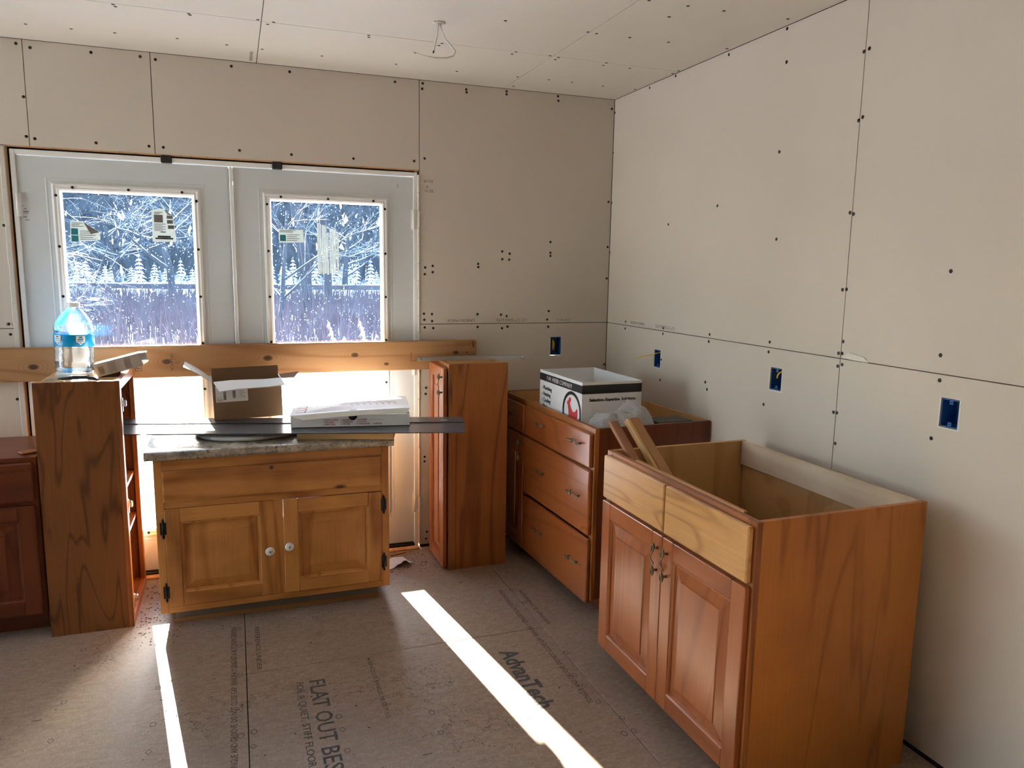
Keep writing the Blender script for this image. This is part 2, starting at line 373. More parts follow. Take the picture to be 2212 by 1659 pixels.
    def lathe(s, prof, c=(0, 0, 0), seg=24, axis='Z', sx=1, sy=1, T=None):
        P = []; F = []; n = len(prof)
        for r, h in prof:
            for k in range(seg):
                t = 2 * math.pi * k / seg; a, b = r * math.cos(t) * sx, r * math.sin(t) * sy
                p = {'Z': (a, b, h), 'Y': (a, h, b), 'X': (h, a, b)}[axis]
                p = (c[0] + p[0], c[1] + p[1], c[2] + p[2]); P.append(p)
        for i in range(n - 1):
            for k in range(seg):
                j = (k + 1) % seg; F.append((i * seg + k, i * seg + j, (i + 1) * seg + j, (i + 1) * seg + k))
        F.append(tuple(range(seg))); F.append(tuple((n - 1) * seg + k for k in range(seg)))
        if T is not None: P = [tuple(T @ Vector(p)) for p in P]
        return s.add(P, F, smooth=True)
    def prism(s, poly, fn, w0, w1):
        n = len(poly); P = [fn(a, b, w0) for a, b in poly] + [fn(a, b, w1) for a, b in poly]
        F = [tuple(range(n)), tuple(range(2 * n - 1, n - 1, -1))] + [(i, (i + 1) % n, n + (i + 1) % n, n + i) for i in range(n)]
        return s.add(P, F)
    def quadslab(s, c, th, nu=1, nv=1, bend=None):
        """thick sheet from four top corners a,b,c,d (counter-clockwise)"""
        a, b, cc, d = [Vector(p) for p in c]; P = []; F = []
        for k in (0, 1):
            for i in range(nu + 1):
                for j in range(nv + 1):
                    u, v = i / nu, j / nv
                    p = (a * (1 - u) + b * u) * (1 - v) + (d * (1 - u) + cc * u) * v
                    if bend: p = p + Vector((0, 0, bend(u, v)))
                    P.append(p - Vector((0, 0, th * k)))
        m = (nu + 1) * (nv + 1); ix = lambda i, j, k: k * m + i * (nv + 1) + j
        for i in range(nu):
            for j in range(nv):
                F.append((ix(i, j, 0), ix(i + 1, j, 0), ix(i + 1, j + 1, 0), ix(i, j + 1, 0)))
                F.append((ix(i, j, 1), ix(i, j + 1, 1), ix(i + 1, j + 1, 1), ix(i + 1, j, 1)))
        for i in range(nu):
            F.append((ix(i, 0, 0), ix(i, 0, 1), ix(i + 1, 0, 1), ix(i + 1, 0, 0))); F.append((ix(i, nv, 0), ix(i + 1, nv, 0), ix(i + 1, nv, 1), ix(i, nv, 1)))
        for j in range(nv):
            F.append((ix(0, j, 0), ix(0, j + 1, 0), ix(0, j + 1, 1), ix(0, j, 1))); F.append((ix(nu, j, 0), ix(nu, j, 1), ix(nu, j + 1, 1), ix(nu, j + 1, 0)))
        return s.add(P, F)
    def mesh(s, name):
        me = bpy.data.meshes.new(name); me.from_pydata(s.v, [], s.f)
        bm = bmesh.new(); bm.from_mesh(me); bmesh.ops.recalc_face_normals(bm, faces=list(bm.faces)); bm.to_mesh(me); bm.free()
        if s.sm:
            for p in me.polygons: p.use_smooth = p.index in s.sm
        return me
    def build(s, name, mat, parent=None):
        me = s.mesh(name); me.materials.append(M[mat] if isinstance(mat, str) else mat)
        return put(name, me, parent)

def put(name, data, parent=None):
    o = bpy.data.objects.new(name, data); COL.objects.link(o)
    if parent is not None: o.parent = parent
    return o
def tag(o, label, cat, group=None, kind=None):
    if label: o['label'] = label
    if cat: o['category'] = cat
    if group: o['group'] = group
    if kind: o['kind'] = kind
    return o
def thing(name, label, cat, loc=(0, 0, 0), rz=0.0, group=None, rot=None):
    o = bpy.data.objects.new(name, None); COL.objects.link(o); o.empty_display_size = .1
    o.location = loc; o.rotation_euler = rot if rot else (0, 0, rz)
    return tag(o, label, cat, group)
def struct(o, label=None):
    o['kind'] = 'structure'
    if label: o['label'] = label
    return o
def bx(name, mat, parent, *a, bev=0.0): return B().box(*a, bev=bev).build(name, mat, parent)
def copy_tree(o, parent=None):
    c = o.copy(); COL.objects.link(c); c.parent = parent
    for ch in list(o.children): copy_tree(ch, c)
    return c
_tc = {}
def text_mesh(s, size, bold=0.0, sx=1.0, align='LEFT'):
    k = (s, size, bold, sx, align)
    if k in _tc: return _tc[k]
    cu = bpy.data.curves.new('lettering', 'FONT'); cu.body = s; cu.size = size; cu.align_x = align; cu.offset = bold * size
    cu.resolution_u = 2; cu.extrude = 0.00015
    ob = bpy.data.objects.new('lettering', cu); COL.objects.link(ob)
    dg = bpy.context.evaluated_depsgraph_get(); dg.update()
    me = bpy.data.meshes.new_from_object(ob.evaluated_get(dg)); bpy.data.objects.remove(ob); bpy.data.curves.remove(cu)
    for v in me.vertices: v.co.x *= sx
    me.materials.clear(); _tc[k] = me; return me
def text(s, size, mat, parent, org, X, Y, bold=0.0, sx=1.0, align='LEFT', name='lettering'):
    """flat lettering at org with reading direction X and letter-up direction Y (parent space)"""
    me = text_mesh(s, size, bold, sx, align).copy(); me.materials.append(M[mat])
    o = put(name, me, parent); X = Vector(X).normalized(); Y = Vector(Y).normalized(); Z = X.cross(Y)
    o.matrix_local = Matrix(((X.x, Y.x, Z.x, org[0]), (X.y, Y.y, Z.y, org[1]), (X.z, Y.z, Z.z, org[2]), (0, 0, 0, 1)))
    return o

# ================================================================== THE ROOM
X0, Y0, H = -6.2, -6.8, 2.44
T_ = .0127
def paper_tl():
    t = NT('backlit_paper'); v = t.coord(rnd=False)
    d = t.n('ShaderNodeBsdfDiffuse'); d.inputs[0].default_value = (.78, .80, .78, 1)
    tl = t.n('ShaderNodeBsdfTranslucent'); t.l(t.mix(t.noise(v, 60, 3), (.17, .19, .20), (.24, .26, .265)), tl.inputs[0])
    mx = t.n('ShaderNodeMixShader'); mx.inputs[0].default_value = .5; t.l(d.outputs[0], mx.inputs[1]); t.l(tl.outputs[0], mx.inputs[2])
    return t.done(mx.outputs[0])
M['paper_tl'] = paper_tl()

SCREW_BACK=[(-2.828,2.420),(-2.777,2.409),(-2.548,2.414),(-2.355,2.417),(-2.294,2.411),(-1.976,2.415),(-1.718,2.416),(-2.815,2.206),(-2.816,2.043),(-2.785,2.036),(-2.551,2.035),(-2.339,2.035),(-2.280,2.034),(-1.954,2.042),(-1.720,2.038),(-2.926,1.665),(-1.217,2.418),(-1.080,2.398),(-0.848,2.402),(-0.631,2.412),(-0.337,2.405),(-0.017,2.390),(-1.426,2.038),(-1.122,2.045),(-1.068,2.061),(-1.077,2.424),(-0.850,2.416),(-0.631,2.427),(-0.340,2.428),(-1.066,1.513),(-1.026,1.522),(-1.068,1.479),(-1.026,1.490),(-1.073,1.274),(-1.030,1.272),(-1.071,1.242),(-1.029,1.235),(-1.069,1.202),(-1.023,1.198),(-0.779,1.270),(-0.646,1.266),(-0.613,1.259),(-0.365,1.285),(-0.373,1.238),(-0.778,1.201),(-0.639,1.193),(-0.607,1.201),(-0.366,1.198),(-0.010,0.977),(-0.778,1.537),(-0.777,1.520),(-0.643,1.605),(-0.601,1.594),(-0.642,1.564),(-0.603,1.562),(-0.364,1.662),(-0.363,1.604),(-0.362,1.587),(-0.017,2.390),(-0.018,1.892),(-0.014,1.644),(-0.013,1.468),(-1.062,0.881),(-1.064,0.848),(-1.070,0.504),(-1.071,0.479),(-1.032,0.499),(-1.032,0.473),(-1.059,0.082),(-1.040,0.083),(-1.064,0.043),(-1.040,0.043),(-2.925,1.665),(-2.939,1.239),(-2.936,1.193),(-2.931,0.903)]
SCREW_RIGHT=[(-0.007,2.370),(-0.002,2.157),(-0.006,1.887),(-0.003,1.613),(-0.374,2.425),(-0.614,2.429),(-1.028,2.424),(-1.390,2.429),(-1.399,2.307),(-1.808,2.253),(-1.785,2.249),(-1.803,2.036),(-1.786,2.028),(-1.781,1.724),(-1.798,1.718),(-1.775,1.460),(-1.794,1.462),(-1.392,1.978),(-1.006,1.801),(-0.609,1.740),(-1.409,1.645),(-2.198,1.528),(-0.218,1.238),(-0.215,1.200),(-0.607,1.233),(-0.606,1.205),(-1.001,1.236),(-0.998,1.204),(-1.411,1.241),(-1.408,1.201),(-1.798,1.280),(-1.781,1.237),(-1.798,1.238),(-1.782,1.191),(-1.802,1.199),(-2.192,1.276),(-2.198,1.200),(-0.988,1.017),(-1.004,0.986),(-0.599,0.971),(-0.601,1.075),(-1.399,0.986),(-1.780,1.024),(-1.796,1.025),(-1.800,0.914),(-2.189,1.018)]
SCREW_CEIL=[(-2.377,-0.639),(-2.372,-0.616),(-2.124,-0.637),(-2.120,-0.621),(-1.879,-0.666),(-1.821,-0.659),(-1.841,-0.622),(-2.738,-0.243),(-2.579,-0.245),(-2.421,-0.255),(-2.186,-0.274),(-1.993,-0.259),(-1.849,-0.251),(-1.595,-0.246),(-1.452,-0.635),(-1.447,-0.609),(-1.260,-0.242),(-0.966,-0.232),(-1.153,-0.610),(-1.149,-0.647),(-0.820,-0.650),(-0.825,-0.613),(-1.002,-1.025),(-0.657,-1.023),(-0.617,-1.019),(-0.472,-1.025),(-0.663,-0.655),(-0.618,-0.645),(-0.618,-0.609),(-0.385,-0.649),(-0.379,-0.607),(-0.244,-0.612),(-0.504,-0.262),(-0.377,-0.260),(-0.201,-0.252),(-0.019,-0.258),(-0.664,-0.252),(-0.617,-0.063),(-0.616,-1.424),(-0.462,-1.428),(-0.316,-1.434),(-0.050,-1.452),(-0.471,-1.023),(-0.296,-1.030),(-0.025,-1.048),(-0.014,-0.661),(-0.015,-0.609),(-0.461,-1.302)]
FLOOR_MARKS=[(-2.614,-0.690),(-2.613,-0.847),(-2.611,-1.076),(-2.607,-1.307),(-2.309,-1.315),(-2.308,-1.468),(-2.034,-1.079),(-2.034,-1.314),(-2.036,-1.472),(-2.036,-0.694),(-2.035,-0.848),(-1.999,-0.842),(-1.995,-1.463),(-1.999,-1.543),(-2.313,-1.080),(-1.418,-1.468),(-1.418,-1.544),(-1.418,-1.663),(-1.722,-1.465),(-1.720,-1.542),(-1.720,-1.659),(-1.725,-0.847),(-1.725,-0.690),(-1.423,-0.692),(-1.424,-0.849),(-0.847,-0.851),(-0.804,-0.834),(-0.848,-1.475),(-0.844,-1.665),(-0.808,-1.779),(-0.845,-1.862),(-0.808,-1.858),(-0.810,-1.312),(-0.846,-1.554),(-0.812,-0.680)]


# ---- floor
fl = struct(B().box(X0, 0, Y0, .16, -.12, -.019).build('floor', 'void'), 'speckled strand-board subfloor with stamped lettering')
cols = [(-6.2, -5.603, [-2.0, -4.44]), (-5.603, -4.406, [-1.4, -3.84]), (-4.406, -3.209, [-3.2, -5.64]), (-3.209, -2.012, [-2.42, -4.86]), (-2.012, -.815, [-1.08, -3.52, -5.96]), (-.815, -.001, [-2.55, -4.99])]
for a, b, js in cols:
    ys = [-.002 if a < -2.9 else -.002] + js + [Y0 + .002]
    for y1, y0 in zip(ys[:-1], ys[1:]):
        g = .0014
        B().box(a + g, b - g, y0 + g, y1 - g, -.018, 0, bev=.0012).build('floor_panel', 'floor', fl)
text('FLAT OUT BEST', .082, 'floorink', fl, (-1.797, -1.200, .0004), (0, -1, 0), (1, 0, 0), bold=.006, sx=1.03)
text('FOR A QUIET, STIFF FLOOR', .036, 'floorink', fl, (-1.843, -1.200, .0004), (0, -1, 0), (1, 0, 0), sx=1.15)
text('AdvanTech', .100, 'floorink', fl, (-1.062, -1.225, .0004), (0, -1, 0), (1, 0, 0), bold=.03, sx=.92)
text('ESPACE LOS PANELES 1/8 DE PULG', .0225, 'brownink', fl, (-1.570, -1.130, .0004), (0, -1, 0), (1, 0, 0), sx=1.15)
B().prism([(-1.563, -1.105), (-1.555, -1.118), (-1.561, -1.117), (-1.561, -1.126), (-1.565, -1.126), (-1.565, -1.117), (-1.571, -1.118)], lambda a, b, w: (a, b, w), .0002, .0005).build('printed_mark', 'brownink', fl)
for xx in (-2.046, -.858):
    text('TONGUE AND GROOVE. DO NOT CLOSE GAP. RANURA Y LENG\u00dcETA AUTOESPACIADORA', .030, 'brownink', fl, (xx, -1.665, .0004), (0, 1, 0), (-1, 0, 0), sx=.80)
    text('REFERENCE UNDER', .026, 'brownink', fl, (xx + .072, -.70, .0004), (0, -1, 0), (1, 0, 0), sx=1.6)
def outline(kind, r, t):
    n = {'c': 14, 'd': 4, 's': 4}[kind]; off = 0 if kind == 'd' else math.pi / 4; asp = .75 if kind != 's' else .85
    P = []; F = []
    for k in range(n):
        a = 2 * math.pi * k / n + off
        for q in (r, r - t): P.append((q * math.cos(a) * asp, q * math.sin(a), 0))
    for k in range(n):
        j = (k + 1) % n; F.append((2 * k, 2 * j, 2 * j + 1, 2 * k + 1))
    b = B().add(P, F); me = b.mesh('printed_mark'); me.materials.append(M['floorink']); return me
omesh = {k: outline(k, .0145, .0035) for k in 'cds'}
for i, (x, y) in enumerate(FLOOR_MARKS):
    o = put('printed_mark', omesh['sdc'[0 if abs(y + 1.078) < .02 or abs(y + 1.662) < .02 else (1 if i % 2 else 2)]], fl); o.location = (x, y, .0006)
for (x, y, l) in ((-2.69, -1.17, .05), (-1.46, -1.85, .06), (-2.30, -1.17, .03), (-1.5, -1.76, .05), (-2.13, -1.08, .02)):
    bx('printed_mark', 'floorink', fl, x, x + l * .6, y, y + .004, .0002, .0006)

# ---- back wall
OB = (-.352, -.284, 1.036, 1.141)
fnB = lambda u, v, w: (u, w, v)
wb = struct(B().slab((X0 - .1, .14), (-.1, H + .15), [(-2.905, -1.093, -.1, 2.0), (OB[0] - .02, OB[1] + .02, OB[2] - .02, OB[3] + .02)], T_ + .001, .14, fnB).build('wall_back', 'void'), 'bare drywall wall around the glazed double door')
g = .0016
def dpanel(wall, U, V, holes, fn, mat='drywall'):
    B().slab((U[0] + g, U[1] - g), (V[0] + g, V[1] - g), holes, 0, T_, fn).build('drywall_panel', mat, wall)
for U, V, hs in (((X0, -2.806), (2.002, H), []), ((-2.806, -2.3155), (2.002, H), []), ((-2.3155, -1.0945), (2.002, H), []),
                 ((X0, -2.90), (1.2192, 2.002), []), ((X0, -2.917), (.012, 1.2192), []),
                 ((-1.0945, -.001), (1.2192, H), []), ((-1.0945, -.001), (.012, 1.2192), [OB])):
    dpanel(wb, U, V, hs, fnB)
# ---- right wall
OR = [(-.595, -.530, 1.030, 1.120), (-1.497, -1.427, 1.053, 1.143), (-2.275, -2.209, 1.060, 1.150)]
fnR = lambda u, v, w: (w, u, v)
wr = struct(B().slab((Y0 - .1, .14), (-.1, H + .15), [(a - .02, b + .02, c - .02, d + .02) for a, b, c, d in OR], T_ + .001, .14, fnR).build('wall_right', 'void'), 'bare drywall wall with cut-outs for outlet boxes')
for U, V, hs in (((-1.7915, -.001), (1.2192, H), []), ((-4.23, -1.7915), (1.2192, H), []), ((Y0, -4.23), (1.2192, H), []),
                 ((-1.7915, -.001), (.012, 1.2192), OR[:2]), ((-4.23, -1.7915), (.012, 1.2192), OR[2:]), ((Y0, -4.23), (.012, 1.2192), [])):
    dpanel(wr, U, V, hs, fnR)
# ---- ceiling
fnC = lambda u, v, w: (u, v, H + w)
ce = struct(B().slab((X0 - .1, .14), (Y0 - .1, .14), [], T_ + .001, .16, fnC).build('ceiling', 'void'), 'unfinished drywall ceiling')
rows = [-.001, -.65, -1.87, -3.09, -4.31, -5.53, Y0]
for r, (y1, y0) in enumerate(zip(rows[:-1], rows[1:])):
    xs = [X0, -4.30, -1.866, -.648, -.001] if r < 2 else ([X0, -3.1, -.66, -.001] if r % 2 else [X0, -4.2, -1.76, -.001])
    for a, b in zip(xs[:-1], xs[1:]): dpanel(ce, (a, b), (y0, y1), [], fnC, 'drywall_c')
# ---- unseen left and front walls; left one glazed to add daylight indoors
def windowed(name, U, V, wins, fn, n0):
    w = struct(B().slab(U, V, wins, 0, .14, fn).build(name, 'kraft'))
    for i, (a, b, c, d) in enumerate(wins):
        fr = B()
        for q in ((a, a + .05, c, d), (b - .05, b, c, d), (a, b, c, c + .05), (a, b, d - .05, d), (a, b, (c + d) / 2 - .02, (c + d) / 2 + .02)):
            fr.slab((q[0], q[1]), (q[2], q[3]), [], .03, .09, fn)
        f = struct(fr.build('window_%d' % (n0 + i), 'white_trim'))
        B().slab((a + .01, b - .01), (c + .01, d - .01), [], .06, .064, fn).build('glass_pane', 'clearpane', f)
    return w
t = NT('window_glass'); tr = t.n('ShaderNodeBsdfTransparent'); tr.inputs[0].default_value = (.95, .97, .97, 1)
gl = t.n('ShaderNodeBsdfGlossy'); gl.inputs['Roughness'].default_value = .02; mx = t.n('ShaderNodeMixShader'); t.l(t.ramp(t.noise(t.coord(), 3, 2), 0, 1, .05, .07), mx.inputs[0])
t.l(tr.outputs[0], mx.inputs[1]); t.l(gl.outputs[0], mx.inputs[2]); M['clearpane'] = t.done(mx.outputs[0])
windowed('wall_left', (Y0 - .1, .14), (-.1, H + .15), [(-2.1, -.12, .06, 2.3)], lambda u, v, w: (X0 - w, u, v), 1)  # added glazing on the unseen left wall, brightens the right wall
windowed('wall_front', (X0 - .1, .14), (-.1, H + .15), [], lambda u, v, w: (u, Y0 - w, v), 2)

# ---- drywall screws
def screw_mesh():
    b = B(); b.lathe([(.0001, .0005), (.0058, .0005), (.0066, 0), (.0066, -.001)], seg=10)
    me = b.mesh('screw'); me.materials.append(M['screw']); return me
scm = screw_mesh()
def screws(parent, pts, fn, rot):
    done = []
    for p in pts:
        if any(abs(p[0] - q[0]) + abs(p[1] - q[1]) < .012 for q in done): continue
        done.append(p); o = put('screw', scm, parent); o.location = fn(*p); o.rotation_euler = rot
screws(wb, SCREW_BACK, lambda u, v: (u, -.0004, v), (math.pi / 2, 0, 0))
screws(wr, SCREW_RIGHT, lambda u, v: (-.0004, u, v), (0, -math.pi / 2, 0))
screws(ce, SCREW_CEIL, lambda u, v: (u, v, H - .0004), (math.pi, 0, 0))
# pencil and stencil writing on the drywall
up = (0, 0, 1)
text('67 1/2', .019, 'greyink', wb, (-1.073, -.0006, 1.942), (1, 0, .02), (-.02, 0, 1), bold=.01)
text('x', .022, 'greyink', wb, (-1.060, -.0006, 1.917), (1, 0, 0), up, bold=.01)
text('11 1/2', .019, 'greyink', wb, (-1.070, -.0006, 1.894), (1, 0, 0), up, bold=.01)
for s, x in (('UNION MADE', -.795), ('1/2" CT EASI-LITE', -.490)):
    text(s, .0205, 'greyink', wb, (x, -.0006, 1.244), (-1, 0, 0), (0, 0, -1), sx=1.18)
text('8 3/4  48 1/4', .016, 'greyink', wb, (-.234, -.0006, 1.241), (-1, 0, 0), (0, 0, -1))
for s, y in (('UNION MADE', -.424), ('1/2" CT EASI-LITE', -.715)):
    text(s, .0205, 'greyink', wr, (-.0006, y, 1.246), (0, 1, 0), (0, 0, -1), sx=1.18)
text('UNION MADE', .02, 'greyink', ce, (-1.885, -.03, H - .0006), (0, -1, 0), (-1, 0, 0), sx=1.3)
text('1/2', .02, 'greyink', wb, (-2.92, -.0006, 1.244), (-1, 0, 0), (0, 0, -1), sx=1.2)
# torn gypsum face paper at the seam corner
B().add([(-.0010, -1.80, 1.222), (-.004, -1.83, 1.245), (-.006, -1.90, 1.236), (-.0010, -1.92, 1.219), (-.008, -1.86, 1.221)], [(0, 1, 4), (1, 2, 4), (2, 3, 4)]).build('torn_paper', 'gyp', wr)

# ---- glazed double door in the back wall
jam = struct(B().box(-2.886, -2.867, .004, .12, 0, 1.99, bev=.002).box(-1.125, -1.106, .004, .12, 0, 1.99, bev=.002).box(-2.867, -1.125, .004, .12, 1.970, 1.990, bev=.002).build('trim_1', 'white_trim'), 'white jamb of the glazed double door')
B().box(-2.904, -2.896, .014, .10, 0, 1.998).build('rough_stud', 'stud', jam); B().box(-2.896, -2.8865, .020, .10, 0, 1.998).build('shim_gap', 'void', jam)
b = B()
for i in range(24):
    z = i * .083; w = .004 + .006 * R_.random(); b.box(-2.918 - w * .5, -2.902, -.003 - .004 * R_.random(), .014, z, z + .085, bev=.002)
b.build('torn_drywall_edge', 'card_pale', jam)
b = B()
for i in range(22):
    z = .02 + i * .089; w = .004 + .007 * R_.random(); b.box(-1.106, -1.096 + w * .2, -.002 - w * .5, .02, z, z + .09, bev=.004)
b.build('foam_bead', 'foam', jam)
B().box(-2.90, -1.10, .002, .03, 1.9985, 2.003).build('header_edge', 'stud', jam)
B().box(-2.88, -1.115, .03, .1, 1.990, 1.9985).build('header_gap', 'void', jam)
for a in (-2.294, -1.811): bx('shipping_clip', 'black', jam, a, a + .047, -.004, .02, 1.966, 2.0, bev=.003)
trh = struct(B().box(-2.886, -1.106, -.035, .14, -.002, .012, bev=.004).build('trim_2', 'stud'), 'raw wooden threshold strip under the double door')
B().box(-2.866, -1.126, -.004, .10, .012, .026, bev=.004).build('sill_cap', 'blackmetal', trh)

def leaf(n, x0, x1, g0, g1, hinge_x, label):
    f0, f1, fz0, fz1, gz0, gz1 = g0 - .038, g1 + .030, .205, 1.856, .250, 1.818
    d = B().slab((x0, x1), (.030, 1.966), [(g0 - .01, g1 + .01, gz0 - .01, gz1 + .01)], .012, .055, fnB).build('door_%d' % n, 'white_paint')
    struct(d, label)
    pr = [(0, .012), (.003, .003), (.010, .0005), (.018, .004), (.024, .0015), (.031, .006), (.036, .020), (.038, .034)]
    b = B(); b.loft(f0, f1, fz0, fz1, pr, cap=False); b.loft(f0, f1, fz0, fz1, [(i, .067 - y) for i, y in pr], cap=False)
    b.build('lite_frame', 'white_trim', d)
    b = B(); b.loft(f0 - .022, f1 + .022, fz0 - .022, fz1 + .022, [(0, .0119), (.004, .0105), (.010, .0119)], cap=False); b.build('embossed_line', 'white_paint', d)
    B().box(g0 - .004, g1 + .004, .031, .035, gz0 - .004, gz1 + .004).build('glass_pane', 'glass', d)
    mid = (g0 + g1) / 2
    pts = [(mid + k * .222, 1.838) for k in (-1, 0, 1)] + [(mid + k * .222, .226) for k in (-1, 0, 1)]
    for z in (1.801, 1.580, 1.360, 1.139, .918, .697, .476, .256): pts += [(g0 - .020, z), (g1 + .013, z)]
    for x, z in pts:
        o = put('screw_cap', scm, d); o.location = (x, -.0002, z); o.rotation_euler = (math.pi / 2, 0, 0); o.scale = (.95, .95, 2)
    bx('door_sweep', 'black', d, x0 + .005, x1 - .005, .006, .05, .014, .032)
    for z in (1.755, 1.0, .25):
        h = B().tube([(hinge_x, .002, z - .05), (hinge_x, .002, z + .05)], .0065, 10); h.box(hinge_x - .012, hinge_x + .012, .006, .012, z - .05, z + .05)
        h.build('hinge', 'white_trim', d)
    return d
d1 = leaf(1, -2.865, -2.007, -2.702, -2.165, -2.868, 'white door leaf whose tall glass carries two curled stickers')
d2 = leaf(2, -1.989, -1.127, -1.819, -1.286, -1.124, 'white door leaf whose tall glass carries torn white residue')
bx('astragal', 'white_trim', d2, -2.0055, -1.9895, .002, .05, .03, 1.966, bev=.003)
bx('astragal_gap', 'black', d2, -2.0068, -2.0058, .006, .05, .03, 1.966)
text('2', .02, 'greyink', d2, (-1.21, .0113, 1.915), (1, 0, 0), up)
for i in range(6): bx('pencil_mark', 'greyink', d1, -2.852 + .004 * (i % 2), -2.848 + .008 * (i % 3), .0112, .0118, 1.75 - i * .012, 1.753 - i * .012)

fS = lambda y: (lambda a, b, w: (a, y + w, b))
def sticker(d, poly, prints, curl=None):
    s = B().prism(poly, fS(.0285), 0, .0006).build('sticker', 'paper_tl', d)
    for m, (a, b_, c, e) in prints: bx('print', m, s, a, b_, .0278, .0286, c, e)
    if curl: B().add([(curl[0][0], .0275, curl[0][1]), (curl[1][0], .0275, curl[1][1]), (curl[2][0], .016, curl[2][1]), (curl[0][0], .0285, curl[0][1]), (curl[1][0], .0285, curl[1][1]), (curl[2][0], .017, curl[2][1])], [(0, 1, 2), (3, 5, 4), (0, 3, 4, 1), (1, 4, 5, 2), (2, 5, 3, 0)]).build('curled_corner', 'greyink', s)
ln = lambda x0, x1, z, n, dz, m='greyink': [(m, (x0, x1 - .012 * (i % 2), z - i * dz, z - i * dz + .0025)) for i in range(n)]
sticker(d1, [(-2.679, 1.693), (-2.628, 1.694), (-2.564, 1.648), (-2.564, 1.613), (-2.681, 1.600)],
        [('teal', (-2.677, -2.650, 1.634, 1.662)), ('teal', (-2.677, -2.650, 1.604, 1.631))] + ln(-2.643, -2.58, 1.650, 5, .009) + ln(-2.673, -2.63, 1.684, 3, .007),
        [(-2.628, 1.694), (-2.564, 1.648), (-2.598, 1.638)])
sticker(d1, [(-2.346, 1.753), (-2.318, 1.762), (-2.294, 1.762), (-2.257, 1.734), (-2.246, 1.614), (-2.348, 1.611)],
        [('greyink', (-2.337, -2.300, 1.700, 1.735)), ('greyink', (-2.283, -2.258, 1.718, 1.733)), ('greyink', (-2.283, -2.258, 1.696, 1.712)), ('greyink', (-2.280, -2.254, 1.672, 1.688)), ('ink', (-2.335, -2.26, 1.624, 1.631)), ('ink', (-2.325, -2.27, 1.632, 1.640)), ('ink', (-2.312, -2.29, 1.655, 1.659))] + ln(-2.338, -2.29, 1.692, 6, .006) + ln(-2.336, -2.300, 1.745, 2, .006, 'ink'),
        [(-2.294, 1.762), (-2.257, 1.734), (-2.278, 1.735)])
sticker(d2, [(-1.788, 1.688), (-1.673, 1.686), (-1.669, 1.626), (-1.785, 1.622)],
        [('teal', (-1.782, -1.755, 1.630, 1.660))] + ln(-1.750, -1.69, 1.660, 4, .009) + ln(-1.782, -1.71, 1.680, 2, .007))
bs = B(); xr = -1.606
for i in range(9):
    w = .0115; zt = 1.726 - .004 * i - .012 * R_.random(); zb = 1.470 + .006 * R_.random()
    if i == 4: zt -= .03
    if i == 5: xr += .003
    poly = [(xr, zb)]; zz = zb
    while zz < zt: poly.append((xr + w - .0012 - .004 * R_.random() * (i % 3 == 1), zz)); zz += .02
    poly += [(xr + w * .6, zt), (xr + .001, zt - .006)]
    bs.prism(poly, fS(.0287), 0, .0005); xr += w
bs.build('torn_sticker_residue', 'paper_tl', d2)

# ---- electrical boxes set in the drywall cut-outs
def ebox(h, fn, label, cable=None):
    a, b, c, d = h; tk = .003
    o = thing('electrical_box', label, 'outlet box', fn((a + b) / 2, (c + d) / 2, 0), group='blue outlet boxes in the drywall'); L = Vector(o.location)
    f2 = lambda u, v, w: tuple(Vector(fn(u, v, w)) - L)
    m = B(); a0, b0, c0, d0 = a + .002, b - .002, c + .002, d - .002
    m.slab((a0, b0), (c0, d0), [(a0 + tk, b0 - tk, c0 + tk, d0 - tk)], .003, .06, f2); m.slab((a0, b0), (c0, d0), [], .06, .063, f2)
    m.build('box_body', 'bluebox', o)
    for v in (c0 + .010, d0 - .010):
        q = B(); q.slab(((a + b) / 2 - .006, (a + b) / 2 + .006), (v - .006, v + .006), [((a + b) / 2 - .002, (a + b) / 2 + .002, v - .002, v + .002)], .005, .009, f2); q.build('screw_tab', 'bluebox', o)
    e = B(); rr = random.Random(int(a * 1000)); N = 9
    for i in range(N):
        z0, z1 = c + (d - c) * i / N, c + (d - c) * (i + 1) / N
        e.slab((a - .002 - .004 * rr.random(), a + .0015), (z0, z1), [], -.0008, .002, f2); e.slab((b - .0015, b + .001 + .003 * rr.random()), (z0, z1), [], -.0008, .002, f2)
    e.slab((a - .003, b + .003), (c - .004, c + .001), [], -.0010, .002, f2)
    e.build('ragged_cut_edge', 'gyp', o)
    if cable:
        for pts in cable:
            B().tube([f2(*p) for p in pts], .0042, 8, flat=.6).build('cable', 'yellow', o)
ebox(OB, fnB, 'blue outlet box in the drywall beside the corner, by the spruce board end', [[(-.320, 1.128, .055), (-.328, 1.118, .02), (-.330, 1.095, .012), (-.329, 1.075, .014), (-.322, 1.062, .03)], [(-.312, 1.12, .055), (-.320, 1.105, .02), (-.322, 1.08, .016), (-.318, 1.06, .03)]])
ebox(OR[0], fnR, 'blue outlet box with a yellow cable poking far out, near the white company box', [[(-.56, 1.112, .055), (-.575, 1.108, .01), (-.565, 1.098, -.03), (-.535, 1.085, -.075), (-.495, 1.070, -.095)]])
cir = [(-1.465 + .022 * math.cos(a) * (1 + .1 * math.sin(3 * a)), 1.098 + .03 * math.sin(a), .022 + .004 * a) for a in [i * .45 for i in range(26)]]
ebox(OR[1], fnR, 'blue outlet box packed with coiled yellow cable', [cir])
ebox(OR[2], fnR, 'large empty blue outlet box in the wall beyond the open sink base')

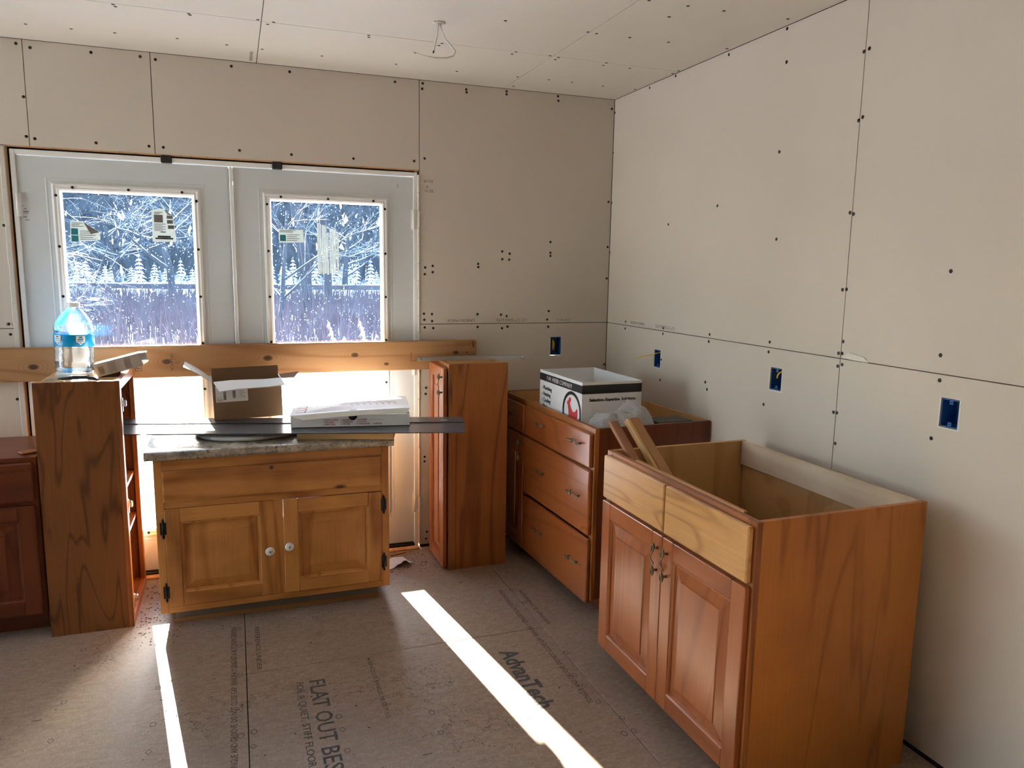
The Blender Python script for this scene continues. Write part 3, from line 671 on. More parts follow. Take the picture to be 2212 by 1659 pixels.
# ---- loose cables
c1 = thing('ceiling_cable', 'short straight white cable stub hanging from a ceiling hole', 'cable', (-1.233, -.91, H), group='white cables hanging from the ceiling hole')
B().tube([(0, 0, .01), (-.004, -.005, -.03), (-.012, -.012, -.07), (-.023, -.020, -.112)], .0062, 8, flat=.6).build('jacket', 'cable', c1)
B().tube([(-.023, -.020, -.110), (-.025, -.021, -.120)], .003, 6).build('wire_end', 'ink', c1)
c2 = thing('ceiling_cable', 'long white cable curling round below the ceiling hole', 'cable', (-1.229, -.905, H), group='white cables hanging from the ceiling hole')
B().tube([(0, 0, .01), (.006, -.01, -.025), (.018, -.022, -.065), (.042, -.025, -.087), (.057, -.025, -.106), (.050, -.025, -.122), (.025, -.025, -.132), (-.02, -.025, -.137), (-.065, -.025, -.134), (-.095, -.025, -.128)], .0060, 8, flat=.6).build('jacket', 'cable', c2)
B().tube([(-.094, -.025, -.128), (-.105, -.025, -.126)], .002, 6).build('wire_end', 'copper', c2)
b = B()
for i in range(7):
    a = i * .9; b.box(-1.231 + .018 * math.cos(a) - .008, -1.231 + .018 * math.cos(a) + .008, -.908 + .014 * math.sin(a) - .006, -.908 + .014 * math.sin(a) + .006, H - .006, H - .0002, bev=.002)
b.build('torn_cable_hole', 'gyp', ce)
c3 = thing('wall_cable', 'short white cable end poking out under the ceiling above the door', 'cable', (-2.90, -.01, 2.425))
B().tube([(0, .005, .012), (.004, -.012, .0), (.010, -.02, -.03), (.012, -.02, -.05)], .006, 8, flat=.6).build('jacket', 'cable', c3)
# ---- board screwed across the doors
lb = thing('spruce_board', 'long knotty spruce board fixed across the glazed doors', 'board', (-1.9, -.022, .985))
bb = B(); N = 24
TH = lambda x: .150 + .002 * math.sin(x * 2)
bb.box(-1.5, 1.103, -.0185, .0185, 0, .150, bev=.004).build('plank', 'lumber', lb)
for x, z in ((1.085, .125), (1.087, .115), (1.083, .137), (1.05, .085)): o = put('screw', scm, lb); o.location = (x, -.0188, z); o.rotation_euler = (math.pi / 2, 0, 0); o.scale = (.6, .6, 1)
text('293 MCA', .020, 'brownink', lb, (-.395, -.0190, .112), (0, 0, -1), (1, 0, 0), name='grade_stamp')
text('2', .022, 'brownink', lb, (-.372, -.0190, .075), (0, 0, -1), (1, 0, 0), name='grade_stamp')
b = B().loft(-.545, -.517, .034, .072, [(0, -.0189), (.0022, -.0190)], cap=False); b.box(-.538, -.524, -.0191, -.0187, .044, .047).box(-.538, -.535, -.0191, -.0187, .044, .062).box(-.531, -.524, -.0191, -.0187, .054, .057); b.build('grade_stamp', 'brownink', lb)

# ================================================================== CABINET BUILDERS
def handle_mesh():
    b = B(); y = -.020
    path = [(.001, .058), (.0005, .050), (0, .042), (-.001, .034), (-.0005, .028), (-.004, .021), (-.010, .012), (-.0115, .006), (-.008, 0), (.001, -.004), (.007, -.008), (.0075, -.013), (.001, -.016), (-.001, -.021), (.0005, -.028), (.001, -.036), (.002, -.044), (.001, -.050), (-.004, -.055)]
    rad = [.0025, .0055, .0066, .0055, .003, .0024, .0026, .003, .003, .003, .0028, .0026, .0024, .0028, .0056, .0066, .0058, .004, .0025]
    yy = [y + .004 * abs(z) / .058 for _, z in path]
    b.tube([(x, yy[i], z) for i, (x, z) in enumerate(path)], rad, 7, flat=.75)
    for z in (.040, -.036): b.tube([(0, y + .004, z), (0, -.0005, z)], [.004, .0048], 7)
    b.tube([(.003, y - .004, .052), (.0, y - .006, .040), (-.001, y - .004, .030)], [.001, .0022, .001], 5); b.tube([(-.002, y - .004, -.026), (.001, y - .006, -.038), (.002, y - .004, -.048)], [.001, .0022, .001], 5)
    me = b.mesh('handle'); me.materials.append(M['bronze']); return me
HM = handle_mesh()
def handle(parent, x, y, z, horiz=False):
    o = put('handle', HM, parent); o.location = (x, y, z)
    if horiz: o.rotation_euler = (0, math.pi / 2, 0)
    return o
def rdoor(par, x0, x1, z0, z1, y=-.020, th=.019, fw=.055, mz='cherry_door_z', mx='cherry_door_x', slope=.036, rc=.011):
    d = B().loft(x0 + fw - .001, x1 - fw + .001, z0 + fw - .001, z1 - fw + .001, [(0, y + .0005), (.003, y + .004), (.0065, y + .004), (.008, y + .007), (.0105, y + .007), (.0115, y + rc)], cap=False).build('door', mz, par)
    for a, b in ((x0, x0 + fw), (x1 - fw, x1)): bx('stile', mz, d, a, b, y, y + th, z0, z1, bev=.0022)
    for a, b in ((z0, z0 + fw), (z1 - fw, z1)): bx('rail', mx, d, x0 + fw + .0003, x1 - fw - .0003, y, y + th, a, b, bev=.0022)
    B().loft(x0 + fw, x1 - fw, z0 + fw, z1 - fw, [(0, y + th - .002), (0, y + rc), (.013, y + rc), (.013 + slope, y + .0045), (.0145 + slope, y + .001)]).build('raised_panel', mz, d)
    return d
def frame_parts(par, w, h, zb, stile, rails, mids=(), mz='cherry_z', mx='cherry_x', th=.019):
    for a, b in ((0, stile), (w - stile, w)): bx('stile', mz, par, a, b, 0, th, zb, h, bev=.001)
    for a, b in rails: bx('rail', mx, par, stile + .0003, w - stile - .0003, 0, th, a, b, bev=.001)
    for a, b, c, d in mids: bx('mullion', mz, par, a, b, .0003, th, c, d)

# ---- open sink base
sb = thing('sink_base_cabinet', 'open-topped cherry sink base with two raised-panel doors, standing away from the wall', 'cabinet', (-.713, -1.423, 0), -math.pi / 2 + .008)
w, dp, h = .860, .612, .851
for a in (0, w - .016):
    B().prism([(.019, .0), (.019, h), (dp, h), (dp, 0), (.075, 0), (.075, .09), (.019, .09)][::-1] if False else [(.019, .09), (.019, h), (dp, h), (dp, 0), (.080, 0), (.080, .09)], lambda p, q, r: (r, p, q), a, a + .016).build('side_panel', 'side_z' if a > .1 else 'inside', sb)
bx('inner_lining', 'inside', sb, .0165, .0175, .03, dp - .024, .12, h - .001); bx('inner_lining', 'inside', sb, w - .0175, w - .0165, .03, dp - .024, .12, h - .001)
frame_parts(sb, w, h, .085, .040, [(.085, .115), (.66, .685), (h - .030, h)], [(.415, .445, .115, .66)])
bx('bottom_panel', 'inside_y', sb, .0165, w - .0165, .02, dp - .008, .10, .114)
bx('back_panel', 'inside_y', sb, .0165, w - .0165, dp - .008, dp - .003, .10, .77)
bx('back_rail', 'rawply', sb, .0165, w - .0165, dp - .022, dp - .0085, h - .095, h, bev=.001)
bx('toe_kick', 'dark_x', sb, .017, w - .017, .080, .092, 0, .09)
for a, b in ((.010, .425), (.432, .850)):
    f = bx('drawer_front', 'front_x', sb, a, b, -.020, -.0005, .676, .836, bev=.004)
dl = rdoor(sb, .010, .4285, .088, .664, fw=.060); dr = rdoor(sb, .4315, .850, .088, .664, fw=.060)
handle(dl, .404, -.020, .578); handle(dr, .462, -.020, .578)
wr_ = B()
rr = random.Random(3)
P = []; F = []
for i in range(7):
    for j in range(4): P.append((i * .009, j * .010, .004 + .012 * rr.random()))
for i in range(6):
    for j in range(3): F.append((i * 4 + j, i * 4 + j + 1, (i + 1) * 4 + j + 1, (i + 1) * 4 + j))
fo = B().add(P, F).add([(p[0], p[1], p[2] - .0012) for p in P], F).build('foil_wrapper', 'tape'); fo.location = (-.140, -2.215, .114); fo.rotation_euler = (0, 0, .4)
tag(fo, 'crumpled silver foil wrapper lying inside the open sink base', 'wrapper')
ws = bx('wood_strip', 'stick', None, 0, .60, 0, .012, 0, .004); ws.rotation_euler = (0, -.012, -math.pi / 2 + .01); ws.location = (-.672, -1.60, .822)
ws.location = (-.6935, -1.60, .8508); ws.rotation_euler = (0, 0, -math.pi / 2 + .008)
tag(ws, 'thin pale wood strip lying along the front top edge of the sink base', 'wood strip')
# scrap sticks leaning out of the sink base over its far side
def stick(a, b, wd, th, mat, label, roll=0.0):
    a, b = Vector(a), Vector(b); d = (b - a); L = d.length; d.normalize()
    side = d.cross(Vector((0, 0, 1))).normalized(); upv = side.cross(d).normalized()
    s2 = side * math.cos(roll) + upv * math.sin(roll); u2 = s2.cross(d)
    o = B().box(0, L, -wd / 2, wd / 2, 0, th, bev=.0015).build('scrap_stick', mat)
    o.matrix_world = Matrix(((d.x, s2.x, u2.x, a.x), (d.y, s2.y, u2.y, a.y), (d.z, s2.z, u2.z, a.z), (0, 0, 0, 1)))
    u = -u2 if u2.z < 0 else u2
    tag(o, label, 'wood scrap', 'scrap sticks leaning out of the sink base'); return o
stick((-.450, -2.156, .1145), (-.661, -1.349, .9345), .040, .016, 'stick_red', 'flat reddish scrap stick leaning over the end of the sink base')
stick((-.400, -2.158, .1145), (-.604, -1.348, .9365), .014, .026, 'block', 'narrow pale scrap stick between two wider ones leaning out of the sink base')
stick((-.360, -2.187, .1145), (-.568, -1.340, .9400), .046, .016, 'stick', 'wide notched tan scrap stick leaning out of the sink base')


# ---- drawer base
db = thing('drawer_base_cabinet', 'cherry drawer base with bronze vine pulls and no worktop, in the corner', 'cabinet', (-.633, -.030, 0), -math.pi / 2 + .038)
w, dp, h = 1.050, .585, .852
for a in (0, w - .016):
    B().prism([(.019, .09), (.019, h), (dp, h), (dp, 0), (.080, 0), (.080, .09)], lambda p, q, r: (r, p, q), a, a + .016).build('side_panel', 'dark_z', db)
bx('inner_lining', 'inside', db, .0165, .0175, .03, dp - .02, .79, h - .001); bx('inner_lining', 'inside', db, w - .0175, w - .0165, .03, dp - .02, .79, h - .001)
frame_parts(db, w, h, .085, .035, [(.065, .10), (.660, .685), (h - .028, h)], [(.315, .345, .10, .824)])
bx('back_rail', 'inside_y', db, .0165, w - .0165, dp - .016, dp - .002, h - .11, h)
bx('dust_panel', 'inside_y', db, .0165, w - .0165, .0195, dp - .017, .775, .790)
bx('toe_kick', 'dark_x', db, .017, w - .017, .080, .092, 0, .09)
for a, b in ((.0165, .05), (w - .05, w - .0165)): bx('corner_brace', 'inside', db, a, b, dp - .05, dp - .017, h - .035, h - .018)
for z0, z1, zh in ((.680, .828, .772), (.379, .668, .536), (.070, .365, .232)):
    f = bx('drawer_front', 'cherry_door_x', db, .336, 1.040, -.020, -.0005, z0, z1, bev=.0045)
    handle(f, .535, -.020, zh, True); handle(f, .915, -.020, zh, True)
f = bx('drawer_front', 'cherry_door_x', db, .012, .324, -.020, -.0005, .680, .828, bev=.0045); handle(f, .168, -.020, .760, True)
d = rdoor(db, .012, .324, .070, .668, fw=.055); handle(d, .297, -.020, .590)

# ---- wall cabinet standing on the floor, right of the doors
rt = thing('tall_wall_cabinet', 'cherry wall cabinet with one narrow door, stood on the floor by the corner', 'cabinet', (-1.037, -.066, 0), -math.pi / 2)
w, dp, h = .297, .305, 1.051
bx('side_panel', 'cherry_z', rt, w - .013, w, .019, dp, 0, h); bx('side_panel', 'cherry_z', rt, 0, .013, .019, dp, 0, h)
frame_parts(rt, w, h, 0, .030, [(0, .035), (h - .035, h)])
bx('top_panel', 'inside_y', rt, .0135, w - .0135, .0195, dp - .001, h - .030, h - .018); bx('bottom_panel', 'inside_y', rt, .0135, w - .0135, .0195, dp - .001, .018, .03)
bx('back_panel', 'inside', rt, .0135, w - .0135, dp - .008, dp - .001, .031, h - .031); bx('nailer', 'inside_y', rt, .0135, w - .0135, dp - .020, dp - .0085, h - .0175, h - .004)
d = rdoor(rt, .006, w - .006, .012, 1.030, y=-.026, fw=.052); handle(d, w - .030, -.026, .945)
# ---- open wall cabinet standing on the floor, left of the pine vanity
lt = thing('tall_open_cabinet', 'open doorless wall cabinet with wavy-grained side, stood on the floor under the water jug', 'cabinet', (-2.448, -.536, 0), math.pi / 2)
w, dp, h = .470, .304, 1.047
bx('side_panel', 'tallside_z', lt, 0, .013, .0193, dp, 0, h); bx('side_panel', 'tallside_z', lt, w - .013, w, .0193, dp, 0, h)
frame_parts(lt, w, h, 0, .038, [(0, .040), (h - .040, h)])
bx('top_panel', 'inside_y', lt, .0135, w - .0135, .0195, dp - .001, h - .024, h - .012); bx('bottom_panel', 'cherry_x', lt, .0135, w - .0135, .0195, dp - .001, .026, .038)
bx('back_panel', 'inside', lt, .0135, w - .0135, dp - .008, dp - .001, .039, h - .025)
for z in (.365, .565): bx('shelf', 'cherry_x', lt, .014, w - .014, .022, dp - .010, z - .016, z)
for z in (.942, .513, .100):
    b = B().box(.034, .046, -.003, .030, z - .030, z + .030, bev=.002).box(.044, .064, -.001, .022, z - .010, z + .012, bev=.003).box(.060, .078, -.012, .004, z - .014, z + .014, bev=.004)
    b.build('hinge', 'hinge', lt)
# ---- dark base cabinet at the left
bc = thing('dark_base_cabinet', 'dark cherry vanity base with a raised-panel doors, beside the open tall cabinet', 'cabinet', (-3.366, -.500, 0), 0)
w, dp, h = .600, .440, .747
for a in (0, w - .016): B().prism([(.019, .09), (.019, h), (dp, h), (dp, 0), (.075, 0), (.075, .09)], lambda p, q, r: (r, p, q), a, a + .016).build('side_panel', 'dark_z', bc)
frame_parts(bc, w, h, .09, .022, [(.09, .112), (.545, .575), (h - .020, h)], mz='dark_z', mx='dark_x')
bx('top_panel', 'dark_x', bc, .0165, w - .0165, .0195, dp - .0085, h - .012, h - .001)
bx('back_panel', 'inside', bc, .0165, w - .0165, dp - .008, dp - .002, .1, h - .013)
bx('toe_kick', 'dark_x', bc, .017, w - .017, .075, .087, 0, .09)
bx('drawer_front', 'dark_x', bc, .010, w - .012, -.020, -.0005, .570, .728, bev=.005)
rdoor(bc, .010, .2965, .100, .552, mz='dark_z', mx='dark_x', fw=.062); rdoor(bc, .2995, w - .012, .100, .552, mz='dark_z', mx='dark_x', fw=.062)
o = B().box(-.03, .03, -.02, .02, 0, .010, bev=.004).build('wood_offcut', 'stick_red'); o.location = (-2.81, -.42, .747); o.rotation_euler = (0, 0, .6)
tag(o, 'small brown wood offcut lying on the dark vanity base', 'wood scrap')

# ---- pine vanity with laminate top
pv = thing('pine_vanity', 'worn pine vanity with white knobs and black hinges, in front of the glazed doors', 'cabinet', (-2.337, -.610, 0), 0)
w, dp, h, zb = .955, .500, .728, .070
for a in (0, w - .016): bx('side_panel', 'pine_side', pv, a, a + .016, .0195, dp, zb, h)
bx('stile', 'pine_z', pv, 0, .031, 0, .019, zb, h, bev=.0015); bx('stile', 'pine_z', pv, w - .032, w, 0, .019, zb, h, bev=.0015)
for a, b in ((zb, .098), (.521, .551), (.680, h)): bx('rail', 'pine_x', pv, .0313, w - .0323, 0, .019, a, b, bev=.001)
bx('mullion', 'pine_z', pv, .4600, .4970, .0005, .019, .0985, .5205)
bx('bottom_panel', 'pine_x', pv, .0165, w - .0165, .0195, dp - .002, .085, .0975)
bx('back_panel', 'pine_x', pv, .0165, w - .0165, dp - .010, dp - .004, .47, h - .001)  # added unseen half panel, stops a sun streak through the door slit
bx('toe_kick', 'toe', pv, .048, w - .048, .058, .074, 0, .0695); bx('toe_base', 'stick', pv, .045, w - .045, .056, .0575, 0, .018)
dfm = B().loft(.030, .922, .550, .681, [(0, .004), (0, -.007), (.007, -.010)]).build('drawer_front', 'pine_x', pv)
B().lathe([(.0002, -.0128), (.006, -.0126), (.008, -.011), (.0085, -.0095)], (.454, 0, .667), 12, 'Y').build('plug', 'brownink', dfm)
pl = rdoor(pv, .0320, .4592, .0990, .5200, y=-.005, rc=.014, th=.022, mz='pine_z', mx='pine_x', fw=.058, slope=.034)
pd = rdoor(pv, .4978, .9222, .0990, .5183, y=-.005, rc=.014, th=.022, mz='pine_z', mx='pine_x', fw=.060, slope=.040)
bx('door_stop', 'pine_x', pv, .0170, .4980, .0195, .030, .500, .535); bx('door_stop', 'pine_x', pv, .655, w - .0170, .0195, .030, .500, .535); bx('door_stop', 'pine_x', pv, .0170, w - .0170, .0195, .024, .0980, .108)  # added unseen strips that keep daylight out of the door slits
def knob(par, x, z, y=-.005):
    k = B().lathe([(.0002, y), (.007, y), (.007, y - .008), (.0185, y - .012), (.0195, y - .016), (.016, y - .020), (.0002, y - .021)], (x, 0, z), 20, 'Y').build('knob', 'ceramic', par)
    return k
knob(pl, .438, .300); knob(pd, .519, .312)
for par, x, z in ((pl, .438, .300), (pd, .519, .312)): B().lathe([(.0002, -.0268), (.0035, -.0266), (.0035, -.0255)], (x, 0, z), 8, 'Y').build('knob_screw', 'blackmetal', par)
for par, x, zz in ((pl, .026, (.440, .165)), (pd, .930, (.458, .190))):
    for z in zz:
        b = B().tube([(x, -.009, z - .034), (x, -.009, z + .034)], .0048, 8); b.tube([(x, -.009, z + .033), (x, -.009, z + .045)], [.006, .0006], 8); b.tube([(x, -.009, z - .033), (x, -.009, z - .045)], [.006, .0006], 8)
        b.box(x - .012, x + .012, -.0062, -.0052, z - .026, z + .026, bev=.0004); b.build('hinge', 'blackmetal', par)
ct = B(); cx0, cx1, cy0, cy1, cz0, cz1 = -2.366, -1.362, -.640, -.075, .7285, .766
prof = [(cy0 + .012, cz0), (cy0 + .003, cz0 + .004), (cy0, cz0 + .012), (cy0, cz1 - .012), (cy0 + .004, cz1 - .003), (cy0 + .014, cz1), (cy1, cz1), (cy1, cz1 - .02), (cy1, cz0)]
ct.prism(prof, lambda a, b, w_: (w_, a, b), cx0, cx1)
cto = ct.build('countertop', 'granite'); tag(cto, 'speckled granite-look laminate top lying on the pine vanity', 'countertop')

# ---- things on the vanity top
CT = cz1
sk = thing('oval_sink', 'oval grey-white sink lying rim-up on the vanity top under the dark planks', 'sink', (-1.960, -.345, CT))
B().lathe([(.170, .000), (.205, .000), (.226, .003), (.232, .010), (.226, .018), (.214, .021), (.200, .020), (.186, .012), (.178, .006), (.170, .003)], seg=44, sx=1.0, sy=.86).build('rim', 'sinkwhite', sk)
B().lathe([(.180, .008), (.165, .0045), (.10, .003), (.022, .002), (.0003, .002)], seg=44, sx=1.0, sy=.86).build('basin', 'sinkwhite', sk)
wb2 = bx('pine_block', 'block', None, 0, .415, 0, .115, 0, .033, bev=.002); wb2.location = (-1.770, -.556, CT); wb2.rotation_euler = (0, 0, math.radians(-15.5))
tag(wb2, 'short yellow pine block under the pizza box on the vanity top', 'wood block')
PZ = CT + .033
def plank(c, label, nb):
    o = B().quadslab(c, .004, 12, 2, nb).build('vinyl_plank', 'plank'); tag(o, label, 'plank', 'charcoal planks on the vanity top'); return o
pk1 = plank([(-2.50, -.206, PZ + .0087), (-1.02, -.575, PZ + .0085), (-1.00, -.455, PZ + .0085), (-2.50, -.108, PZ + .0125)], 'narrow charcoal plank under the cardboard box, lapping over the wider plank', None)
pk2 = plank([(-2.50, -.410, PZ + .0045), (-1.075, -.770, PZ + .0045), (-1.018, -.570, PZ + .0045), (-2.50, -.195, PZ + .0045)], 'charcoal plank with a sunlit patch, overhanging the vanity top under the pizza box', None)
bx('edge_lip', 'plank', pk2, 0, 1.46, -.001, .001, -.004, 0).matrix_local = Matrix.Translation((-2.50, -.4105, PZ + .004)) @ Matrix.Rotation(math.atan2(-.36, 1.425), 4, 'Z')
bx('price_tag', 'paper', pk1, -1.115, -1.085, -.520, -.505, PZ + .0084, PZ + .0092)
sp = [(R_.uniform(-2.33, -2.1), R_.uniform(-.33, -.30)) for _ in range(14)]
b = B()
for x, y in sp: s_ = R_.uniform(.003, .010); b.box(x, x + s_, y, y + s_ * .6, PZ + .0046, PZ + .0065)
o = b.build('sawdust_crumbs', 'card'); tag(o, 'brown sawdust crumbs scattered on the charcoal plank', 'debris', kind='stuff')

# cardboard shipping box
cb = thing('cardboard_box', 'open brown cardboard shipping box with flaps and a white label, on the charcoal planks', 'box', (-2.108, -.255, PZ + .0112), 0, rot=(0, math.radians(-1.2), math.radians(2)))
w, d_, h = .300, .145, .176
b = B()
b.box(0, w, 0, .004, 0, h).box(0, w, d_ - .004, d_, 0, h + .045).box(0, .004, .004, d_ - .004, 0, h).box(w - .004, w, .004, d_ - .004, 0, h).box(.004, w - .004, .004, d_ - .004, 0, .004)
b.build('carton', 'card', cb)
B().quadslab([(0, .0, h), (-.115, .012, h + .075), (-.110, d_ * .9, h + .085), (0, d_ - .01, h)], .0035, 4, 1, lambda u, v: .006 * math.sin(u * 3.1)).build('flap', 'card_pale', cb)
B().quadslab([(.006, .002, h + .001), (.03, -.062, h - .034), (w + .01, -.062, h - .018), (w, .002, h + .005)], .0035, 3, 4, lambda u, v: .003 * math.sin(v * 6)).build('flap', 'white_card', cb)
B().quadslab([(w, .004, h + .004), (w, d_ - .01, h + .004), (w + .095, d_ * .85, h + .012), (w + .060, .010, h + .002)], .0035, 2, 3).build('flap', 'card', cb)
lab = bx('shipping_label', 'paper', cb, .012, .150, -.0008, 0, h - .094, h - .020)
rr = random.Random(5)
for x0, z0, n, l in ((.045, .092, 16, .036), (.085, .098, 14, .034)):
    b = B(); z = z0
    for i in range(n): t_ = rr.choice((.0008, .0014, .002)); b.box(x0, x0 + .012, -.0013, -.0008, z, z + t_); z += t_ + .0012
    b.build('barcode', 'ink', lab)
b = B()
for i in range(9): b.box(.016 + .003 * i, .0172 + .003 * i, -.0013, -.0008, .085, .085 + .02 * rr.random() + .008)
for i in range(6): b.box(.115, .115 + .02 * rr.random() + .005, -.0013, -.0008, .10 + i * .006, .1012 + i * .006)
b.build('fine_print', 'greyink', lab)

# pizza box
pz = thing('pizza_box', 'white pizza box with red topping checklist and half-open lid, on the charcoal planks', 'box', (-1.790, -.488, PZ + .0076), 0, rot=(.014, 0, math.radians(-9)))
w, d_, h = .520, .400, .050
b = B().box(0, w, 0, .003, 0, h).box(0, w, d_ - .003, d_, 0, h).box(0, .003, .003, d_ - .003, 0, h).box(w - .003, w, .003, d_ - .003, 0, h).box(.003, w - .003, .003, d_ - .003, 0, .003)
b.build('tray', 'white_card', pz)
c = lambda x, y: h + .003 + .027 * (x / w) * (1 - .35 * y / d_) + .006 * math.sin(x / w * 3.1)
lid = B().quadslab([(-.004, -.002, c(0, 0) - h + h), (w + .003, -.006, c(w, 0)), (w + .003, d_, c(w, d_) - .010), (-.004, d_, c(0, d_))], .003, 8, 6, lambda u, v: .004 * math.sin(u * 3.1) * (1 - v)).build('lid', 'white_card', pz)
B().quadslab([(-.002, -.003, c(0, 0)), (w + .002, -.007, c(w, 0)), (w - .012, -.016, c(w, 0) - .017), (.055, -.012, c(0, 0) - .017)], .0025, 8, 1, lambda u, v: .003 * math.sin(u * 3.1)).build('lid_flap', 'paper', pz)
lz = lambda x, y: (1 - x / w) * ((1 - y / d_) * c(0, 0) + y / d_ * c(0, d_)) + x / w * ((1 - y / d_) * c(w, 0) + y / d_ * (c(w, d_) - .010)) + .004 * math.sin(x / w * 3.1) * (1 - y / d_) + .0012
def lidprint(poly, mat, name='print'):
    n = len(poly); B().add([(x, y, lz(x, y)) for x, y in poly], [tuple(range(n))]).build(name, mat, lid)
for k in range(9):   # swirling line print on the lid
    q = []; r0 = .035 + .022 * k
    for i in range(17):
        a = -2.2 + i * .22; q.append((.19 + r0 * math.cos(a) * 1.3, .15 + r0 * math.sin(a) * .75))
    q = [(x, y) for x, y in q if .03 < x < w - .02 and .02 < y < d_ - .03]
    P = []; F = []
    for i, (x, y) in enumerate(q): P += [(x, y, lz(x, y) + .0003), (x + .003, y + .004, lz(x + .003, y + .004) + .0003)]
    for i in range(len(q) - 1):
        if abs(q[i + 1][0] - q[i][0]) < .12: F.append((2 * i, 2 * i + 1, 2 * i + 3, 2 * i + 2))
    if F: B().add(P, F).build('print', 'darkred' if k % 3 else 'greyink', lid)
for i in range(5): lidprint([(.015, .05 + .045 * i), (.055, .05 + .045 * i), (.055, .058 + .045 * i), (.015, .058 + .045 * i)], 'darkred'); lidprint([(.055 + i * .002, .04 + .05 * i), (.062, .04 + .05 * i), (.062, .08 + .05 * i), (.055, .08 + .05 * i)], 'darkred')
for i in range(3): lidprint([(.10 + .12 * i, .330), (.19 + .12 * i, .335), (.19 + .12 * i, .352), (.10 + .12 * i, .350)], 'darkred')
lidprint([(.255, .004), (.285, .004), (.285, .03), (.255, .03)], 'grey_card', 'tab_slot')
B().lathe([(.0003, -.0012), (.020, -.0012), (.020, .0002)], (.268, 0, h - .002), 20, 'Y').build('thumb_hole', 'ink', pz)
rows_ = ((.140, ('EXTRA CHEESE', 'SAUSAGE', 'MEAT BALL')), (.215, ('MUSHROOMS', 'PEPPERONI', 'PEPPERS')), (.285, ('CUSTOMER', 'ONIONS', 'ANCHOVIES')), (.357, (None, None, 'SPECIAL')))
for x, ws_ in rows_:
    for i, s in enumerate(ws_):
        if s is None: continue
        zt = .027 - i * .0098
        text(s, .0092, 'darkred', pz, (x + (.0 if s == 'CUSTOMER' else .009), -.0006, zt), (1, 0, 0), up, bold=.02, sx=.88 if len(s) > 9 else .95)
        if s != 'CUSTOMER': B().loft(x, x + .006, zt, zt + .006, [(0, -.0006), (.001, -.0006)], cap=False).build('check_box', 'darkred', pz)
bx('name_line', 'darkred', pz, .340, .402, -.0007, -.0003, .0268, .0276)

# ---- things on the open tall cabinet
TZ = 1.047 - .012
bo = thing('water_jug', 'nearly empty clear plastic water jug with a blue label, on the open tall cabinet', 'bottle', (-2.655, -.235, TZ + .014), 0, rot=(0, math.radians(2.5), 0))
pr = [(.0003, .002), (.050, .000), (.066, .004), (.073, .016), (.070, .030), (.074, .044), (.071, .056), (.075, .068), (.0715, .080), (.0745, .092), (.072, .104), (.072, .110), (.0765, .114), (.0765, .164), (.0735, .170), (.076, .182), (.073, .200), (.062, .226), (.044, .252), (.028, .268), (.021, .274), (.021, .282)]
B().lathe(pr, seg=32).build('jug_body', 'bottle', bo)
B().lathe([(.0768, .114), (.0772, .115), (.0772, .163), (.0768, .164)], seg=32).build('label_band', 'labelblue', bo)
B().lathe([(.0235, .278), (.0245, .280), (.0245, .293), (.022, .296), (.0003, .296)], seg=20).build('cap', 'ceramic', bo)
for a0 in (-2.28, -1.10):
    P = []; F = []
    pol = [(-.017, .160), (.017, .160), (.017, .136), (.006, .129), (0, .122), (-.006, .129), (-.017, .136)]
    for dx, z in pol: a = a0 + dx / .0775; P.append((.0795 * math.cos(a), .0795 * math.sin(a), z))
    pch = B().add(P, [tuple(range(7))]).build('label_badge', 'paper', bo)
    for (u0, u1, z0, z1, m_) in ((-.006, .006, .153, .157, 'ink'), (-.011, .011, .144, .149, 'labelblue'), (-.012, .012, .138, .141, 'labelblue'), (-.002, .002, .129, .133, 'labelblue')):
        B().add([(.0799 * math.cos(a0 + u / .0775), .0799 * math.sin(a0 + u / .0775), z) for u, z in ((u0, z0), (u1, z0), (u1, z1), (u0, z1))], [(0, 1, 2, 3)]).build('badge_print', m_, pch)
cs = B()
for i in range(3): cs.box(-.07, .07, -.05 + .002 * i, .05, .004 * i, .004 * i + .0035)
mg = cs.build('leaflet_stack', 'paper'); mg.location = (-2.655, -.235, TZ); mg.rotation_euler = (0, 0, .12); tag(mg, 'small stack of folded leaflets under the water jug', 'leaflet')
gc = thing('grey_carton', 'long slim grey carton tilted across the top of the open tall cabinet', 'box', (-2.553, -.345, TZ + .001), 0, rot=(0, math.radians(-14.5), math.radians(1)))
B().box(0, .180, 0, .072, 0, .056, bev=.001).build('carton', 'grey_card', gc)
B().quadslab([(.180, .002, .056), (.205, .004, .050), (.205, .070, .050), (.180, .070, .056)], .002).quadslab([(.180, .001, .056), (.180, .001, .004), (.206, .003, .014), (.206, .003, .054)], .0015).build('end_flap', 'grey_card', gc)
bx('top_face', 'white_card', gc, .001, .179, .001, .071, .0562, .0568)
b = B()
for i in range(9): b.box(.012 + i * .0024, .013 + i * .0024, -.0006, 0, .008, .045 - .002 * (i % 4))
for i in range(8): b.box(.115 + i * .003, .116 + i * .003, -.0006, 0, .006, .048 - .004 * (i % 3))
for i in range(13): b.box(.05, .050 + .03, -.0006, 0, .008 + i * .0032, .0088 + i * .0032)
b.build('fine_print', 'greyink', gc)
_s = math.tan(math.radians(14.5))
sh = B().prism([(.012, 0), (.085, 0), (.085, .085 * _s + .0005), (.012, .012 * _s + .0005)], lambda a, b_, w_: (a, w_, b_), .012, .060).build('shim', 'blackmetal'); sh.location = (-2.553, -.345, TZ)  # added prop, dark where only shade lies under the carton
tag(sh, 'small dark shim wedged under the tilted grey carton', 'shim')
ut = thing('utility_knife', 'black-handled knife with a steel blade lying on the open tall cabinet', 'hand tool', (-2.60, -.465, TZ + .002))
